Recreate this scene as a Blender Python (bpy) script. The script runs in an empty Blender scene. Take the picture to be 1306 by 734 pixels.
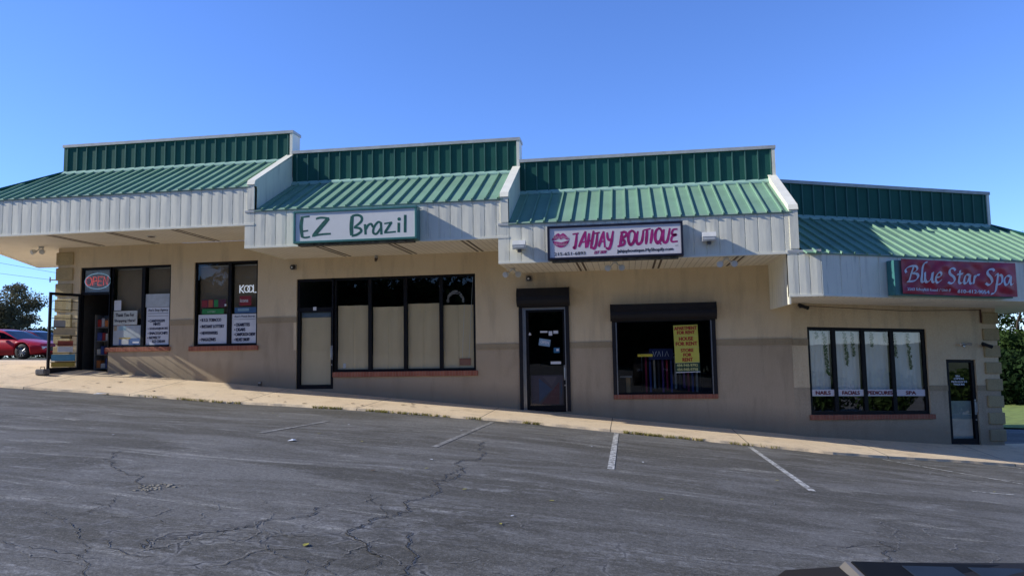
import bpy, math, random
import numpy as np
from mathutils import Vector, Matrix
random.seed(7); rng = np.random.default_rng(7)
scene = bpy.context.scene
COL = scene.collection

# ------------------------------------------------------------------ camera
cd = bpy.data.cameras.new('camera'); cam = bpy.data.objects.new('camera', cd); COL.objects.link(cam)
cd.sensor_width = 36; cd.lens = 943/1306*36; cd.clip_start = .05; cd.clip_end = 3000
yw, pt, rl = [math.radians(a) for a in (8.7516, 5.0069, -0.9429)]
fwd = Vector((-math.sin(yw)*math.cos(pt), math.cos(yw)*math.cos(pt), math.sin(pt)))
rt = Vector((math.cos(yw), math.sin(yw), 0)); up = rt.cross(fwd)
r2 = rt*math.cos(rl)+up*math.sin(rl); u2 = -rt*math.sin(rl)+up*math.cos(rl)
cam.matrix_world = Matrix(((r2.x,u2.x,-fwd.x,0),(r2.y,u2.y,-fwd.y,0),(r2.z,u2.z,-fwd.z,0),(0,0,0,1)))
scene.camera = cam

# ------------------------------------------------------------------ light
SUN_EL, SUN_AZ = 29.3, 11.2        # sun low on the left, a little in front of the shop fronts
el, az = math.radians(SUN_EL), math.radians(SUN_AZ)
sdir = Vector((-math.cos(az)*math.cos(el), -math.sin(az)*math.cos(el), math.sin(el)))
sl = bpy.data.lights.new('sun', 'SUN'); sl.energy = 5.0; sl.angle = math.radians(.5); sl.color = (1, .955, .87)
so = bpy.data.objects.new('sun', sl); COL.objects.link(so)
so.rotation_euler = sdir.to_track_quat('Z', 'Y').to_euler()
w = bpy.data.worlds.new('World'); scene.world = w; w.use_nodes = True
nt = w.node_tree; nt.nodes.clear()
out = nt.nodes.new('ShaderNodeOutputWorld'); bg = nt.nodes.new('ShaderNodeBackground'); sky = nt.nodes.new('ShaderNodeTexSky')
sky.sky_type = 'NISHITA'; sky.sun_disc = False; sky.sun_elevation = el
sky.sun_rotation = math.atan2(sdir.x, sdir.y)
sky.altitude = 100; sky.air_density = 1.0; sky.dust_density = .0; sky.ozone_density = 4.0
bg.inputs[1].default_value = .15
tint = nt.nodes.new('ShaderNodeMix'); tint.data_type = 'RGBA'; tint.blend_type = 'MULTIPLY'; tint.inputs[0].default_value = 1
tint.clamp_result = False; tint.inputs[7].default_value = (.85, 1.07, 1.63, 1)      # deep clear autumn blue
nt.links.new(sky.outputs[0], tint.inputs[6])
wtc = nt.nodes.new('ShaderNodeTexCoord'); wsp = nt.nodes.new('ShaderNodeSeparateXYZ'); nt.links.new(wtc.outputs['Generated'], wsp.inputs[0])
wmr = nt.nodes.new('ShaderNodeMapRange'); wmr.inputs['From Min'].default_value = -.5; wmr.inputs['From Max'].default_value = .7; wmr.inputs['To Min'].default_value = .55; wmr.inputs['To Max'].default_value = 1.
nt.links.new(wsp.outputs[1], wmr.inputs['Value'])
sky_dim = nt.nodes.new('ShaderNodeVectorMath'); sky_dim.operation = 'SCALE'          # sky dimmed behind the camera, added to cut its fill on shaded walls
nt.links.new(tint.outputs[2], sky_dim.inputs[0]); nt.links.new(wmr.outputs[0], sky_dim.inputs['Scale']); nt.links.new(sky_dim.outputs[0], bg.inputs[0]); nt.links.new(bg.outputs[0], out.inputs[0])
scene.view_settings.view_transform = 'Standard'; scene.view_settings.look = 'None'; scene.view_settings.exposure = 0
scene.render.engine = 'CYCLES'
scene.cycles.max_bounces = 8; scene.cycles.transparent_max_bounces = 12
scene.cycles.use_denoising = True

# ------------------------------------------------------------------ materials
def ramp(nt, fac, stops):
    r = nt.nodes.new('ShaderNodeValToRGB'); e = r.color_ramp.elements
    while len(e) < len(stops): e.new(.5)
    for k, (p, c) in enumerate(stops):
        e[k].position = p; e[k].color = (c[0], c[1], c[2], 1) if hasattr(c, '__len__') else (c, c, c, 1)
    nt.links.new(fac, r.inputs[0]); return r.outputs[0]
def noise(nt, vec, scale, detail=4, rough=.6, sc=None, dist=0):
    n = nt.nodes.new('ShaderNodeTexNoise'); n.inputs['Scale'].default_value = scale
    n.inputs['Detail'].default_value = detail; n.inputs['Roughness'].default_value = rough; n.inputs['Distortion'].default_value = dist
    if sc:
        m = nt.nodes.new('ShaderNodeMapping'); m.inputs['Scale'].default_value = sc; nt.links.new(vec, m.inputs[0]); vec = m.outputs[0]
    nt.links.new(vec, n.inputs['Vector']); return n.outputs['Fac']
def mixc(nt, fac, a, b, mode='MIX'):
    m = nt.nodes.new('ShaderNodeMix'); m.data_type = 'RGBA'; m.blend_type = mode
    for sock, v in ((m.inputs[0], fac), (m.inputs[6], a), (m.inputs[7], b)):
        if isinstance(v, (int, float)): sock.default_value = v
        elif isinstance(v, (tuple, list)): sock.default_value = (*v, 1)
        else: nt.links.new(v, sock)
    return m.outputs[2]
def math2(nt, op, a, b=0.):
    m = nt.nodes.new('ShaderNodeMath'); m.operation = op
    for k, v in enumerate((a, b)):
        if isinstance(v, (int, float)): m.inputs[k].default_value = v
        else: nt.links.new(v, m.inputs[k])
    return m.outputs[0]
def bump(nt, h, st, dist=.02):
    b = nt.nodes.new('ShaderNodeBump'); b.inputs['Strength'].default_value = st; b.inputs['Distance'].default_value = dist
    nt.links.new(h, b.inputs['Height']); return b.outputs[0]
def new_mat(name):
    m = bpy.data.materials.new(name); m.use_nodes = True; nt = m.node_tree
    p = nt.nodes['Principled BSDF']; tc = nt.nodes.new('ShaderNodeTexCoord')
    return m, nt, p, tc.outputs['Object']
def M(name, c, rough=.6, metal=0, var=.12, scale=6., sc=None, bmp=0, bscale=40., coat=0, emit=None, spec=.5):
    m, nt, p, v = new_mat(name)
    f = noise(nt, v, scale, 5, .6, sc)
    lo = [x*(1-var) for x in c]; hi = [min(1, x*(1+var)) for x in c]
    nt.links.new(ramp(nt, f, [(.3, lo), (.7, hi)]), p.inputs['Base Color'])
    p.inputs['Roughness'].default_value = rough; p.inputs['Metallic'].default_value = metal
    p.inputs['Specular IOR Level'].default_value = spec
    if coat: p.inputs['Coat Weight'].default_value = coat; p.inputs['Coat Roughness'].default_value = .04
    if bmp: nt.links.new(bump(nt, noise(nt, v, bscale, 4), bmp), p.inputs['Normal'])
    if emit: p.inputs['Emission Color'].default_value = (*emit[:3], 1); p.inputs['Emission Strength'].default_value = emit[3]
    return m
def stucco(name, c, c2):
    m, nt, p, v = new_mat(name)
    a = noise(nt, v, .5, 6, .65); s = noise(nt, v, 3.2, 5, .6, (1, 1, .16)); g = noise(nt, v, 55, 3, .7)
    col = mixc(nt, ramp(nt, a, [(.35, 0.), (.68, 1.)]), c, c2)
    col = mixc(nt, ramp(nt, s, [(.50, 0.), (.76, .7)]), col, tuple(x*.72 for x in c))
    col = mixc(nt, .26, col, ramp(nt, g, [(.35, .02), (.65, .95)]), 'OVERLAY')
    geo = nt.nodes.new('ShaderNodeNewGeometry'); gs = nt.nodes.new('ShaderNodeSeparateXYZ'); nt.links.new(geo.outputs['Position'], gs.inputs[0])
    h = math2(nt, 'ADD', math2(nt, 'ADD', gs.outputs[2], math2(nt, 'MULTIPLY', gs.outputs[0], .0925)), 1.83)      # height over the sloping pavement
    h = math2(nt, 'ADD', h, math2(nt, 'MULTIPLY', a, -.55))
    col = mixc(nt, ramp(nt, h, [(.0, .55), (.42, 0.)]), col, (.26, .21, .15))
    blot = noise(nt, v, 1.7, 6, .7, (1, 1, .7)); col = mixc(nt, ramp(nt, blot, [(.55, 0.), (.70, .35)]), col, tuple(x*.8 for x in c))
    nt.links.new(col, p.inputs['Base Color']); p.inputs['Roughness'].default_value = .92; p.inputs['Specular IOR Level'].default_value = .2
    nt.links.new(bump(nt, noise(nt, v, 90, 4, .7), .35, .006), p.inputs['Normal']); return m
def siding(name, c):
    m, nt, p, v = new_mat(name)
    s = noise(nt, v, 5.5, 5, .62, (1, 1, .1)); s2 = noise(nt, v, 14, 4, .6, (1, 1, .07)); a = noise(nt, v, 1.3, 4, .6)
    col = mixc(nt, ramp(nt, s, [(.50, 0.), (.78, .75)]), c, tuple(x*.66 for x in c))
    col = mixc(nt, ramp(nt, s2, [(.60, 0.), (.76, .6)]), col, (.27, .27, .25))
    col = mixc(nt, ramp(nt, a, [(.4, 0.), (.75, .25)]), col, (.62, .60, .52))
    nt.links.new(col, p.inputs['Base Color']); p.inputs['Roughness'].default_value = .42
    nt.links.new(bump(nt, noise(nt, v, 2.2, 3, .5, (1, 1, .35)), .5, .03), p.inputs['Normal']); return m
def metalroof(name, c):
    m, nt, p, v = new_mat(name)
    a = noise(nt, v, 1.1, 5, .6); s = noise(nt, v, 6, 4, .6, (1, .25, .25))
    col = mixc(nt, ramp(nt, a, [(.3, 0.), (.7, 1.)]), tuple(x*.86 for x in c), tuple(min(1, x*1.1) for x in c))
    col = mixc(nt, ramp(nt, s, [(.55, 0.), (.8, .4)]), col, (c[0]*1.4, c[1]*1.2, c[2]*1.25))
    nt.links.new(col, p.inputs['Base Color']); p.inputs['Roughness'].default_value = .6; p.inputs['Specular IOR Level'].default_value = .15
    nt.links.new(bump(nt, noise(nt, v, 1.7, 2), .25, .02), p.inputs['Normal']); return m
def glassm(name, tint=(.8, .84, .82), ior=1.75, rough=0.):
    m = bpy.data.materials.new(name); m.use_nodes = True; nt = m.node_tree; nt.nodes.clear()
    o = nt.nodes.new('ShaderNodeOutputMaterial'); mx = nt.nodes.new('ShaderNodeMixShader')
    t = nt.nodes.new('ShaderNodeBsdfTransparent'); t.inputs[0].default_value = (*tint, 1)
    g = nt.nodes.new('ShaderNodeBsdfGlossy'); g.inputs['Roughness'].default_value = rough
    lw = nt.nodes.new('ShaderNodeLayerWeight'); lw.inputs[0].default_value = .5     # Schlick reflectance, same from both sides
    f0 = ((ior-1)/(ior+1))**2*1.35
    f = nt.nodes.new('ShaderNodeMath'); f.operation = 'MULTIPLY_ADD'; f.inputs[1].default_value = 1-f0; f.inputs[2].default_value = f0
    nt.links.new(math2(nt, 'POWER', lw.outputs['Facing'], 4.5), f.inputs[0])
    tc = nt.nodes.new('ShaderNodeTexCoord')
    b = bump(nt, noise(nt, tc.outputs['Object'], 1.1, 2), .06, .02); nt.links.new(b, g.inputs['Normal'])
    nt.links.new(f.outputs[0], mx.inputs[0]); nt.links.new(t.outputs[0], mx.inputs[1]); nt.links.new(g.outputs[0], mx.inputs[2])
    nt.links.new(mx.outputs[0], o.inputs[0]); return m
def leafm(name, a, b, trans=.35):
    m = bpy.data.materials.new(name); m.use_nodes = True; nt = m.node_tree; nt.nodes.clear()
    o = nt.nodes.new('ShaderNodeOutputMaterial'); mx = nt.nodes.new('ShaderNodeMixShader'); mx.inputs[0].default_value = trans
    d = nt.nodes.new('ShaderNodeBsdfDiffuse'); t = nt.nodes.new('ShaderNodeBsdfTranslucent')
    tc = nt.nodes.new('ShaderNodeTexCoord')
    c = ramp(nt, noise(nt, tc.outputs['Object'], .9, 5, .75), [(.32, a), (.68, b)])
    nt.links.new(c, d.inputs[0]); nt.links.new(c, t.inputs[0])
    nt.links.new(d.outputs[0], mx.inputs[1]); nt.links.new(t.outputs[0], mx.inputs[2]); nt.links.new(mx.outputs[0], o.inputs[0]); return m

STUC = stucco('stucco_tan', (.71, .58, .385), (.785, .655, .445))
STUCL = stucco('stucco_brown', (.46, .37, .255), (.53, .435, .31))
TRIM = stucco('stucco_trim', (.37, .295, .19), (.43, .35, .23))
QUOIN = stucco('stucco_quoin', (.42, .34, .19), (.49, .40, .235))
SIDE = siding('white_siding', (.93, .90, .74))
WHITE = M('white_metal_trim', (.93, .90, .75), .45, var=.08, scale=3)
GREYW = M('grey_white_coping', (.52, .53, .52), .45, var=.15, scale=4)
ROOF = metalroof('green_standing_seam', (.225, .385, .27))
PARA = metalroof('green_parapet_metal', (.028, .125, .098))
PRIB = metalroof('parapet_rib_metal', (.085, .20, .17)); FLASH = M('pale_green_flashing', (.34, .54, .45), .5, var=.1)
SOFF, nt_, p_, v_ = new_mat('beige_soffit_panels')
sx = nt_.nodes.new('ShaderNodeSeparateXYZ'); nt_.links.new(v_, sx.inputs[0])
ln = math2(nt_, 'LESS_THAN', math2(nt_, 'MODULO', math2(nt_, 'ADD', sx.outputs[0], 400.), .152), .016)
cc = mixc(nt_, ramp(nt_, noise(nt_, v_, 1.3, 5), [(.35, 0.), (.7, 1.)]), (.78, .73, .61), (.87, .82, .70))
nt_.links.new(mixc(nt_, math2(nt_, 'MULTIPLY', ln, .55), cc, (.2, .16, .11)), p_.inputs['Base Color']); p_.inputs['Roughness'].default_value = .6
VENT = M('dark_vent_strip', (.10, .075, .055), .7)
FRAME = M('dark_bronze_frame', (.010, .010, .012), .5, spec=.2)
SHUT = M('black_shutter_metal', (.016, .016, .02), .5, spec=.3)
ALU = M('bare_aluminium', (.42, .43, .44), .35, .8)
GLASS = glassm('window_glass', (.86, .89, .88), 1.6); GLASSD = glassm('dark_window_glass', (.84, .87, .87), 1.55)
GLASSM = glassm('reflective_window_glass', (.92, .95, .95), 2.3); GLASSS = glassm('tinted_window_glass', (.80, .84, .85), 1.6)
BRICK, nt_, p_, v_ = new_mat('brick_sill')
sx = nt_.nodes.new('ShaderNodeSeparateXYZ'); nt_.links.new(v_, sx.inputs[0])
ln = math2(nt_, 'LESS_THAN', math2(nt_, 'MODULO', math2(nt_, 'ADD', sx.outputs[0], 400.), .085), .012)
cc = ramp(nt_, noise(nt_, v_, 9, 4, .6, (1, 1, .2)), [(.3, (.27, .085, .05)), (.7, (.42, .16, .10))])
nt_.links.new(mixc(nt_, math2(nt_, 'MULTIPLY', ln, .45), cc, (.36, .27, .2)), p_.inputs['Base Color']); p_.inputs['Roughness'].default_value = .85
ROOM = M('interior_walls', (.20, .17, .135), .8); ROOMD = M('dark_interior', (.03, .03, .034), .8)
KRAFT = M('brown_paper', (.80, .65, .41), .85, var=.1, scale=1.6, sc=(1, 1, .3), bmp=.3, bscale=3)
PAPER = M('white_paper', (.70, .74, .80), .6, var=.05); INK = M('black_ink', (.012, .014, .03), .6)
RUBBER = M('rubber', (.015, .015, .016), .7); BARK = M('bark', (.06, .045, .035), .9, var=.4, scale=8)

# ------------------------------------------------------------------ asphalt / concrete / grass
def asphalt():
    m, nt, p, v = new_mat('worn_asphalt')
    big = noise(nt, v, .16, 6, .6); streak = noise(nt, v, .55, 7, .68, (.55, 1.5, 1), 1.0); fine = noise(nt, v, 55, 4, .75)
    spk = noise(nt, v, 48, 3, .85); grain = noise(nt, v, 20, 5, .8); mid = noise(nt, v, 3.2, 6, .7)
    col = mixc(nt, ramp(nt, big, [(.32, 0.), (.68, 1.)]), (.104, .094, .068), (.158, .144, .108))
    col = mixc(nt, ramp(nt, streak, [(.44, 0.), (.62, .75)]), col, (.31, .298, .268))
    sc2 = math2(nt, 'MULTIPLY', ramp(nt, noise(nt, v, .8, 8, .78, (.5, 2.6, 1), 1.5), [(.53, 0.), (.64, 1.)]), ramp(nt, noise(nt, v, 7, 5, .8), [(.42, 0.), (.60, .9)]))
    col = mixc(nt, sc2, col, (.46, .45, .42))
    col = mixc(nt, ramp(nt, fine, [(.35, .0), (.75, .6)]), mixc(nt, .5, col, (.045, .044, .044)), col)
    col = mixc(nt, ramp(nt, spk, [(.60, 0.), (.70, .7)]), col, (.42, .41, .39))
    col = mixc(nt, ramp(nt, grain, [(.34, .5), (.48, 0.)]), col, (.045, .044, .044)); col = mixc(nt, ramp(nt, grain, [(.52, 0.), (.70, .45)]), col, (.28, .275, .26))
    g2 = noise(nt, v, 75, 3, .9); g3 = noise(nt, v, 33, 4, .85)
    gm = math2(nt, 'ADD', math2(nt, 'MULTIPLY', ramp(nt, g2, [(.25, 0.), (.75, 1.)]), .95), math2(nt, 'MULTIPLY', ramp(nt, g3, [(.3, 0.), (.7, 1.)]), .75))
    gv = nt.nodes.new('ShaderNodeVectorMath'); gv.operation = 'SCALE'; nt.links.new(col, gv.inputs[0]); nt.links.new(math2(nt, 'ADD', gm, .16), gv.inputs['Scale']); col = gv.outputs[0]
    scf = math2(nt, 'MULTIPLY', ramp(nt, noise(nt, v, .62, 9, .72, (.42, 2.2, 1), 2.2), [(.57, 0.), (.68, 1.)]), ramp(nt, noise(nt, v, 38, 4, .9), [(.46, 0.), (.56, 1.)]))
    col = mixc(nt, math2(nt, 'MULTIPLY', scf, .75), col, (.60, .575, .50))
    # crazed hairline cracks, only in patches
    wv = nt.nodes.new('ShaderNodeVectorMath'); wv.operation = 'ADD'
    nz = nt.nodes.new('ShaderNodeTexNoise'); nz.inputs['Scale'].default_value = 1.7; nz.inputs['Detail'].default_value = 6; nt.links.new(v, nz.inputs['Vector'])
    sc_ = nt.nodes.new('ShaderNodeVectorMath'); sc_.operation = 'SCALE'; sc_.inputs['Scale'].default_value = .75; nt.links.new(nz.outputs['Color'], sc_.inputs[0])
    nt.links.new(v, wv.inputs[0]); nt.links.new(sc_.outputs[0], wv.inputs[1])
    vo = nt.nodes.new('ShaderNodeTexVoronoi'); vo.feature = 'DISTANCE_TO_EDGE'; vo.inputs['Scale'].default_value = 1.7; nt.links.new(wv.outputs[0], vo.inputs['Vector'])
    line = ramp(nt, vo.outputs['Distance'], [(.014, 1.), (.032, 0.)]); edge = ramp(nt, vo.outputs['Distance'], [(.035, 1.), (.085, 0.)])
    sp = nt.nodes.new('ShaderNodeSeparateXYZ'); nt.links.new(v, sp.inputs[0])
    nearm = ramp(nt, math2(nt, 'MULTIPLY', math2(nt, 'ADD', sp.outputs[1], math2(nt, 'MULTIPLY', big, 6.)), .05), [(.36, 1.), (.58, 0.)])
    patch = math2(nt, 'MULTIPLY', nearm, ramp(nt, noise(nt, v, .75, 5, .7), [(.43, 0.), (.56, 1.)]))
    brk = ramp(nt, noise(nt, v, 5, 3, .6), [(.40, 0.), (.55, 1.)]); pb = math2(nt, 'MULTIPLY', patch, brk)
    col = mixc(nt, math2(nt, 'MULTIPLY', math2(nt, 'MULTIPLY', edge, pb), .6), col, (.36, .35, .33))
    col = mixc(nt, math2(nt, 'MULTIPLY', line, pb), col, (.010, .010, .011))
    nt.links.new(col, p.inputs['Base Color']); p.inputs['Specular IOR Level'].default_value = .35
    nt.links.new(ramp(nt, mid, [(.3, .72), (.7, .9)]), p.inputs['Roughness'])
    nt.links.new(bump(nt, fine, .5, .012), p.inputs['Normal']); return m
ASPH = asphalt()
CONC, nt_, p_, v_ = new_mat('sidewalk_concrete')
sx = nt_.nodes.new('ShaderNodeSeparateXYZ'); nt_.links.new(v_, sx.inputs[0])
ln = math2(nt_, 'LESS_THAN', math2(nt_, 'MODULO', math2(nt_, 'ADD', sx.outputs[0], 400.), 3.05), .022)
cc = mixc(nt_, ramp(nt_, noise(nt_, v_, .9, 7, .7), [(.3, 0.), (.7, 1.)]), (.78, .60, .385), (.90, .725, .49))
cc = mixc(nt_, ramp(nt_, noise(nt_, v_, 40, 4, .8), [(.52, 0.), (.72, .6)]), cc, (.30, .23, .15))
cc = mixc(nt_, ramp(nt_, noise(nt_, v_, 2.3, 7, .75), [(.52, 0.), (.68, .5)]), cc, (.38, .29, .19))
nt_.links.new(mixc(nt_, math2(nt_, 'MULTIPLY', ln, .85), cc, (.07, .055, .04)), p_.inputs['Base Color']); p_.inputs['Roughness'].default_value = .9
nt_.links.new(bump(nt_, noise(nt_, v_, 45, 4, .7), .4, .01), p_.inputs['Normal'])
GRASS = M('lawn_grass', (.21, .27, .06), .9, var=.35, scale=3, bmp=.8, bscale=30)
FIELD = M('rough_grass', (.085, .10, .035), .95, var=.4, scale=.6, bmp=.6, bscale=12)
PAINT, nt_, p_, v_ = new_mat('worn_line_paint')
f1 = noise(nt_, v_, 9, 6, .8)
nt_.links.new(mixc(nt_, ramp(nt_, f1, [(.42, 0.), (.56, 1.)]), (.13, .125, .11), (.66, .65, .60)), p_.inputs['Base Color']); p_.inputs['Roughness'].default_value = .85
PAINTF, nt_, p_, v_ = new_mat('faded_line_paint')
f1 = noise(nt_, v_, 8, 6, .85)
nt_.links.new(mixc(nt_, ramp(nt_, f1, [(.44, 0.), (.60, .9)]), (.15, .142, .125), (.38, .37, .34)), p_.inputs['Base Color']); p_.inputs['Roughness'].default_value = .85

# ------------------------------------------------------------------ mesh building
class MB:
    def __init__(s, xf=None): s.v = []; s.f = []; s.m = []; s.xf = xf; s.mi = 0
    def add(s, vs, fs, mi=None):
        b = len(s.v); s.v += [tuple(s.xf(*p)) if s.xf else tuple(p) for p in vs]
        s.f += [tuple(b+i for i in f) for f in fs]; s.m += [s.mi if mi is None else mi]*len(fs); return s
    def box(s, x0, x1, y0, y1, z0, z1, mi=None):
        return s.add([(x0,y0,z0),(x1,y0,z0),(x1,y1,z0),(x0,y1,z0),(x0,y0,z1),(x1,y0,z1),(x1,y1,z1),(x0,y1,z1)],
                     [(0,3,2,1),(4,5,6,7),(0,1,5,4),(1,2,6,5),(2,3,7,6),(3,0,4,7)], mi)
    def rbox(s, x0, x1, y0, y1, z0, z1, c=.01, mi=None):   # box with chamfered edges all round
        xs, ys, zs = (x0,x1),(y0,y1),(z0,z1); vs = []; idx = {}
        for i in (0,1):
            for j in (0,1):
                for k in (0,1):
                    X, Y, Z = xs[i], ys[j], zs[k]; dx, dy, dz = (c if not i else -c), (c if not j else -c), (c if not k else -c)
                    for a, p in enumerate(((X, Y+dy, Z+dz), (X+dx, Y, Z+dz), (X+dx, Y+dy, Z))): idx[i,j,k,a] = len(vs); vs.append(p)
        q = []
        for i in (0,1): q.append([idx[i,0,0,0], idx[i,1,0,0], idx[i,1,1,0], idx[i,0,1,0]])
        for j in (0,1): q.append([idx[0,j,0,1], idx[1,j,0,1], idx[1,j,1,1], idx[0,j,1,1]])
        for k in (0,1): q.append([idx[0,0,k,2], idx[1,0,k,2], idx[1,1,k,2], idx[0,1,k,2]])
        for i in (0,1):
            for j in (0,1): q.append([idx[i,j,0,0], idx[i,j,1,0], idx[i,j,1,1], idx[i,j,0,1]])
            for k in (0,1): q.append([idx[i,0,k,0], idx[i,1,k,0], idx[i,1,k,2], idx[i,0,k,2]])
        for j in (0,1):
            for k in (0,1): q.append([idx[0,j,k,1], idx[1,j,k,1], idx[1,j,k,2], idx[0,j,k,2]])
        for i in (0,1):
            for j in (0,1):
                for k in (0,1): q.append([idx[i,j,k,0], idx[i,j,k,1], idx[i,j,k,2]])
        cen = Vector(((x0+x1)/2, (y0+y1)/2, (z0+z1)/2)); ff = []
        for f in q:
            P = [Vector(vs[i]) for i in f]; n = (P[1]-P[0]).cross(P[2]-P[0])
            ff.append(tuple(f) if n.dot(sum(P, Vector())/len(P)-cen) > 0 else tuple(f[::-1]))
        return s.add(vs, ff, mi)
    def quad(s, *p, mi=None): return s.add(p, [tuple(range(len(p)))], mi)
    def tube(s, pts, r, n=8, cap=True, mi=None):
        pts = [Vector(p) for p in pts]; rs = r if hasattr(r, '__len__') else [r]*len(pts); vs = []; fs = []
        for i, p in enumerate(pts):
            t = (pts[min(i+1, len(pts)-1)]-pts[max(i-1, 0)]).normalized()
            a = t.cross(Vector((0,0,1)) if abs(t.z) < .9 else Vector((1,0,0))).normalized(); b = t.cross(a)
            for k in range(n):
                th = 2*math.pi*k/n; vs.append(tuple(p+(a*math.cos(th)+b*math.sin(th))*rs[i]))
        for i in range(len(pts)-1):
            for k in range(n): fs.append((i*n+k, i*n+(k+1)%n, (i+1)*n+(k+1)%n, (i+1)*n+k))
        if cap: fs.append(tuple(range(n))[::-1]); fs.append(tuple((len(pts)-1)*n+k for k in range(n)))
        return s.add(vs, fs, mi)
    def prism(s, poly, axis, a, b, mi=None):   # polygon in the plane across axis, extruded a..b
        def P(u, w_, t): return {'x': (t, u, w_), 'y': (u, t, w_), 'z': (u, w_, t)}[axis]
        n = len(poly); vs = [P(u, w_, a) for u, w_ in poly]+[P(u, w_, b) for u, w_ in poly]
        return s.add(vs, [tuple(range(n)), tuple(range(2*n-1, n-1, -1))]+[(k, n+k, n+(k+1)%n, (k+1)%n) for k in range(n)], mi)
    def mesh(s, name, mats, loc=(0,0,0), smooth=False, fix=True):
        me = bpy.data.meshes.new(name); lx, ly, lz = loc
        me.from_pydata([(x-lx, y-ly, z-lz) for x, y, z in s.v], [], s.f)
        for m in (mats if isinstance(mats, (list, tuple)) else [mats]): me.materials.append(m)
        me.polygons.foreach_set('material_index', s.m)
        if smooth: me.polygons.foreach_set('use_smooth', [True]*len(s.f))
        me.update(); return me

def props(o, label=None, cat=None, group=None, kind=None):
    for k, v in (('label', label), ('category', cat), ('group', group), ('kind', kind)):
        if v: o[k] = v
    return o
class Thing:
    def __init__(s, name, label, cat, loc, group=None):
        s.o = bpy.data.objects.new(name, None); COL.objects.link(s.o); s.o.location = loc; s.loc = tuple(loc); s.o.empty_display_size = .2
        props(s.o, label, cat, group)
    def part(s, name, mb, mats, parent=None, smooth=False, label=None, kind=None):
        o = bpy.data.objects.new(name, mb.mesh(name, mats, s.loc, smooth)); COL.objects.link(o); o.parent = parent or s.o
        props(o, label, None, None, kind); return o
def single(name, mb, mats, label, cat, loc, group=None, smooth=False, kind=None):
    o = bpy.data.objects.new(name, mb.mesh(name, mats, loc, smooth)); COL.objects.link(o); o.location = loc
    return props(o, label, cat, group, kind)
def struct(name, mb, mats, smooth=False, parent=None):
    o = bpy.data.objects.new(name, mb.mesh(name, mats, (0,0,0), smooth)); COL.objects.link(o)
    if parent: o.parent = parent
    else: o['kind'] = 'structure'
    return o
def dup(o, loc, rotz=None, label=None, parent=None):
    c = o.copy(); COL.objects.link(c)
    if parent: c.parent = parent
    else:
        c.location = loc
        if rotz is not None: c.rotation_euler = (0, 0, rotz)
        if label: c['label'] = label
    for ch in list(o.children): dup(ch, None, parent=c)
    return c

# ------------------------------------------------------------------ text and lettering
_fc = {}
def text_geo(s):
    if s not in _fc:
        cu = bpy.data.curves.new('lettering_source', 'FONT'); cu.body = s; cu.resolution_u = 3; cu.offset = 0
        ob = bpy.data.objects.new('lettering_source', cu); me = bpy.data.meshes.new_from_object(ob)
        v = np.array([q.co[:] for q in me.vertices]); f = [tuple(q.vertices) for q in me.polygons]
        bpy.data.objects.remove(ob); bpy.data.curves.remove(cu); bpy.data.meshes.remove(me)
        _fc[s] = (v, f)
    return _fc[s]
def text(mb, s, P, x0, x1, z0, z1, bold=0., shear=0., mi=None):
    """text s fitted in the rectangle x0..x1, z0..z1 of the surface P(x, z, lift)"""
    v, f = text_geo(s); a = v.min(0); b = v.max(0)
    offs = [(0, 0)] if not bold else [(-bold, 0), (bold, 0), (0, bold*.6), (0, -bold*.6)]
    for k, (dx, dz) in enumerate(offs):
        vs = []
        for q in v:
            t = (q[1]-a[1])/(b[1]-a[1]+1e-9)
            vs.append(P(x0+(q[0]-a[0])/(b[0]-a[0]+1e-9)*(x1-x0)+dx+shear*(t-.5)*(z1-z0), z0+t*(z1-z0)+dz, .0004*k))
        mb.add(vs, f, mi)
def spline(pts, n=7):
    P = [np.array(p, float) for p in pts]
    if len(P) == 2: return [P[0], P[1]]
    Q = [2*P[0]-P[1]]+P+[2*P[-1]-P[-2]]; o = []
    for i in range(1, len(Q)-2):
        for k in range(n):
            t = k/n; o.append(.5*((2*Q[i])+(-Q[i-1]+Q[i+1])*t+(2*Q[i-1]-5*Q[i]+4*Q[i+1]-Q[i+2])*t*t+(-Q[i-1]+3*Q[i]-3*Q[i+1]+Q[i+2])*t**3))
    o.append(P[-1]); return o
_lift = [0]
def stroke(mb, pts, P, wdt, nib=None, taper=.25, mi=None, curve=True):
    """brush stroke (round brush, or a broad nib held at an angle) over sign points mapped by P(u, v, lift)"""
    q = spline(pts) if curve else [np.array(p, float) for p in pts]; n = len(q); L = []; R = []
    for i, p in enumerate(q):
        t = q[min(i+1, n-1)]-q[max(i-1, 0)]; t = t/(np.hypot(*t)+1e-9); nn = np.array([-t[1], t[0]])
        if nib is not None:
            a = np.array([math.cos(nib), -math.sin(nib)])*wdt/2; d = nn*wdt*.13
            if np.dot(a, nn) < 0: a = -a
            h = a*.92+d
        else:
            e = min(i, n-1-i)/max(1, (n-1)/2); h = nn*wdt/2*(1-taper+taper*min(1, e*2))
        L.append(p+h); R.append(p-h)
    _lift[0] = (_lift[0]+1) % 40; z = .00004*_lift[0]
    vs = [P(a[0], a[1], z) for a in L]+[P(a[0], a[1], z) for a in R]
    mb.add(vs, [(i, i+1, n+i+1, n+i) for i in range(n-1)], mi)
def disc(mb, c, rx, ry, P, n=20, mi=None):
    _lift[0] = (_lift[0]+1) % 40
    mb.add([P(c[0]+rx*math.cos(2*math.pi*k/n), c[1]+ry*math.sin(2*math.pi*k/n), .00004*_lift[0]) for k in range(n)], [tuple(range(n))], mi)

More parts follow.
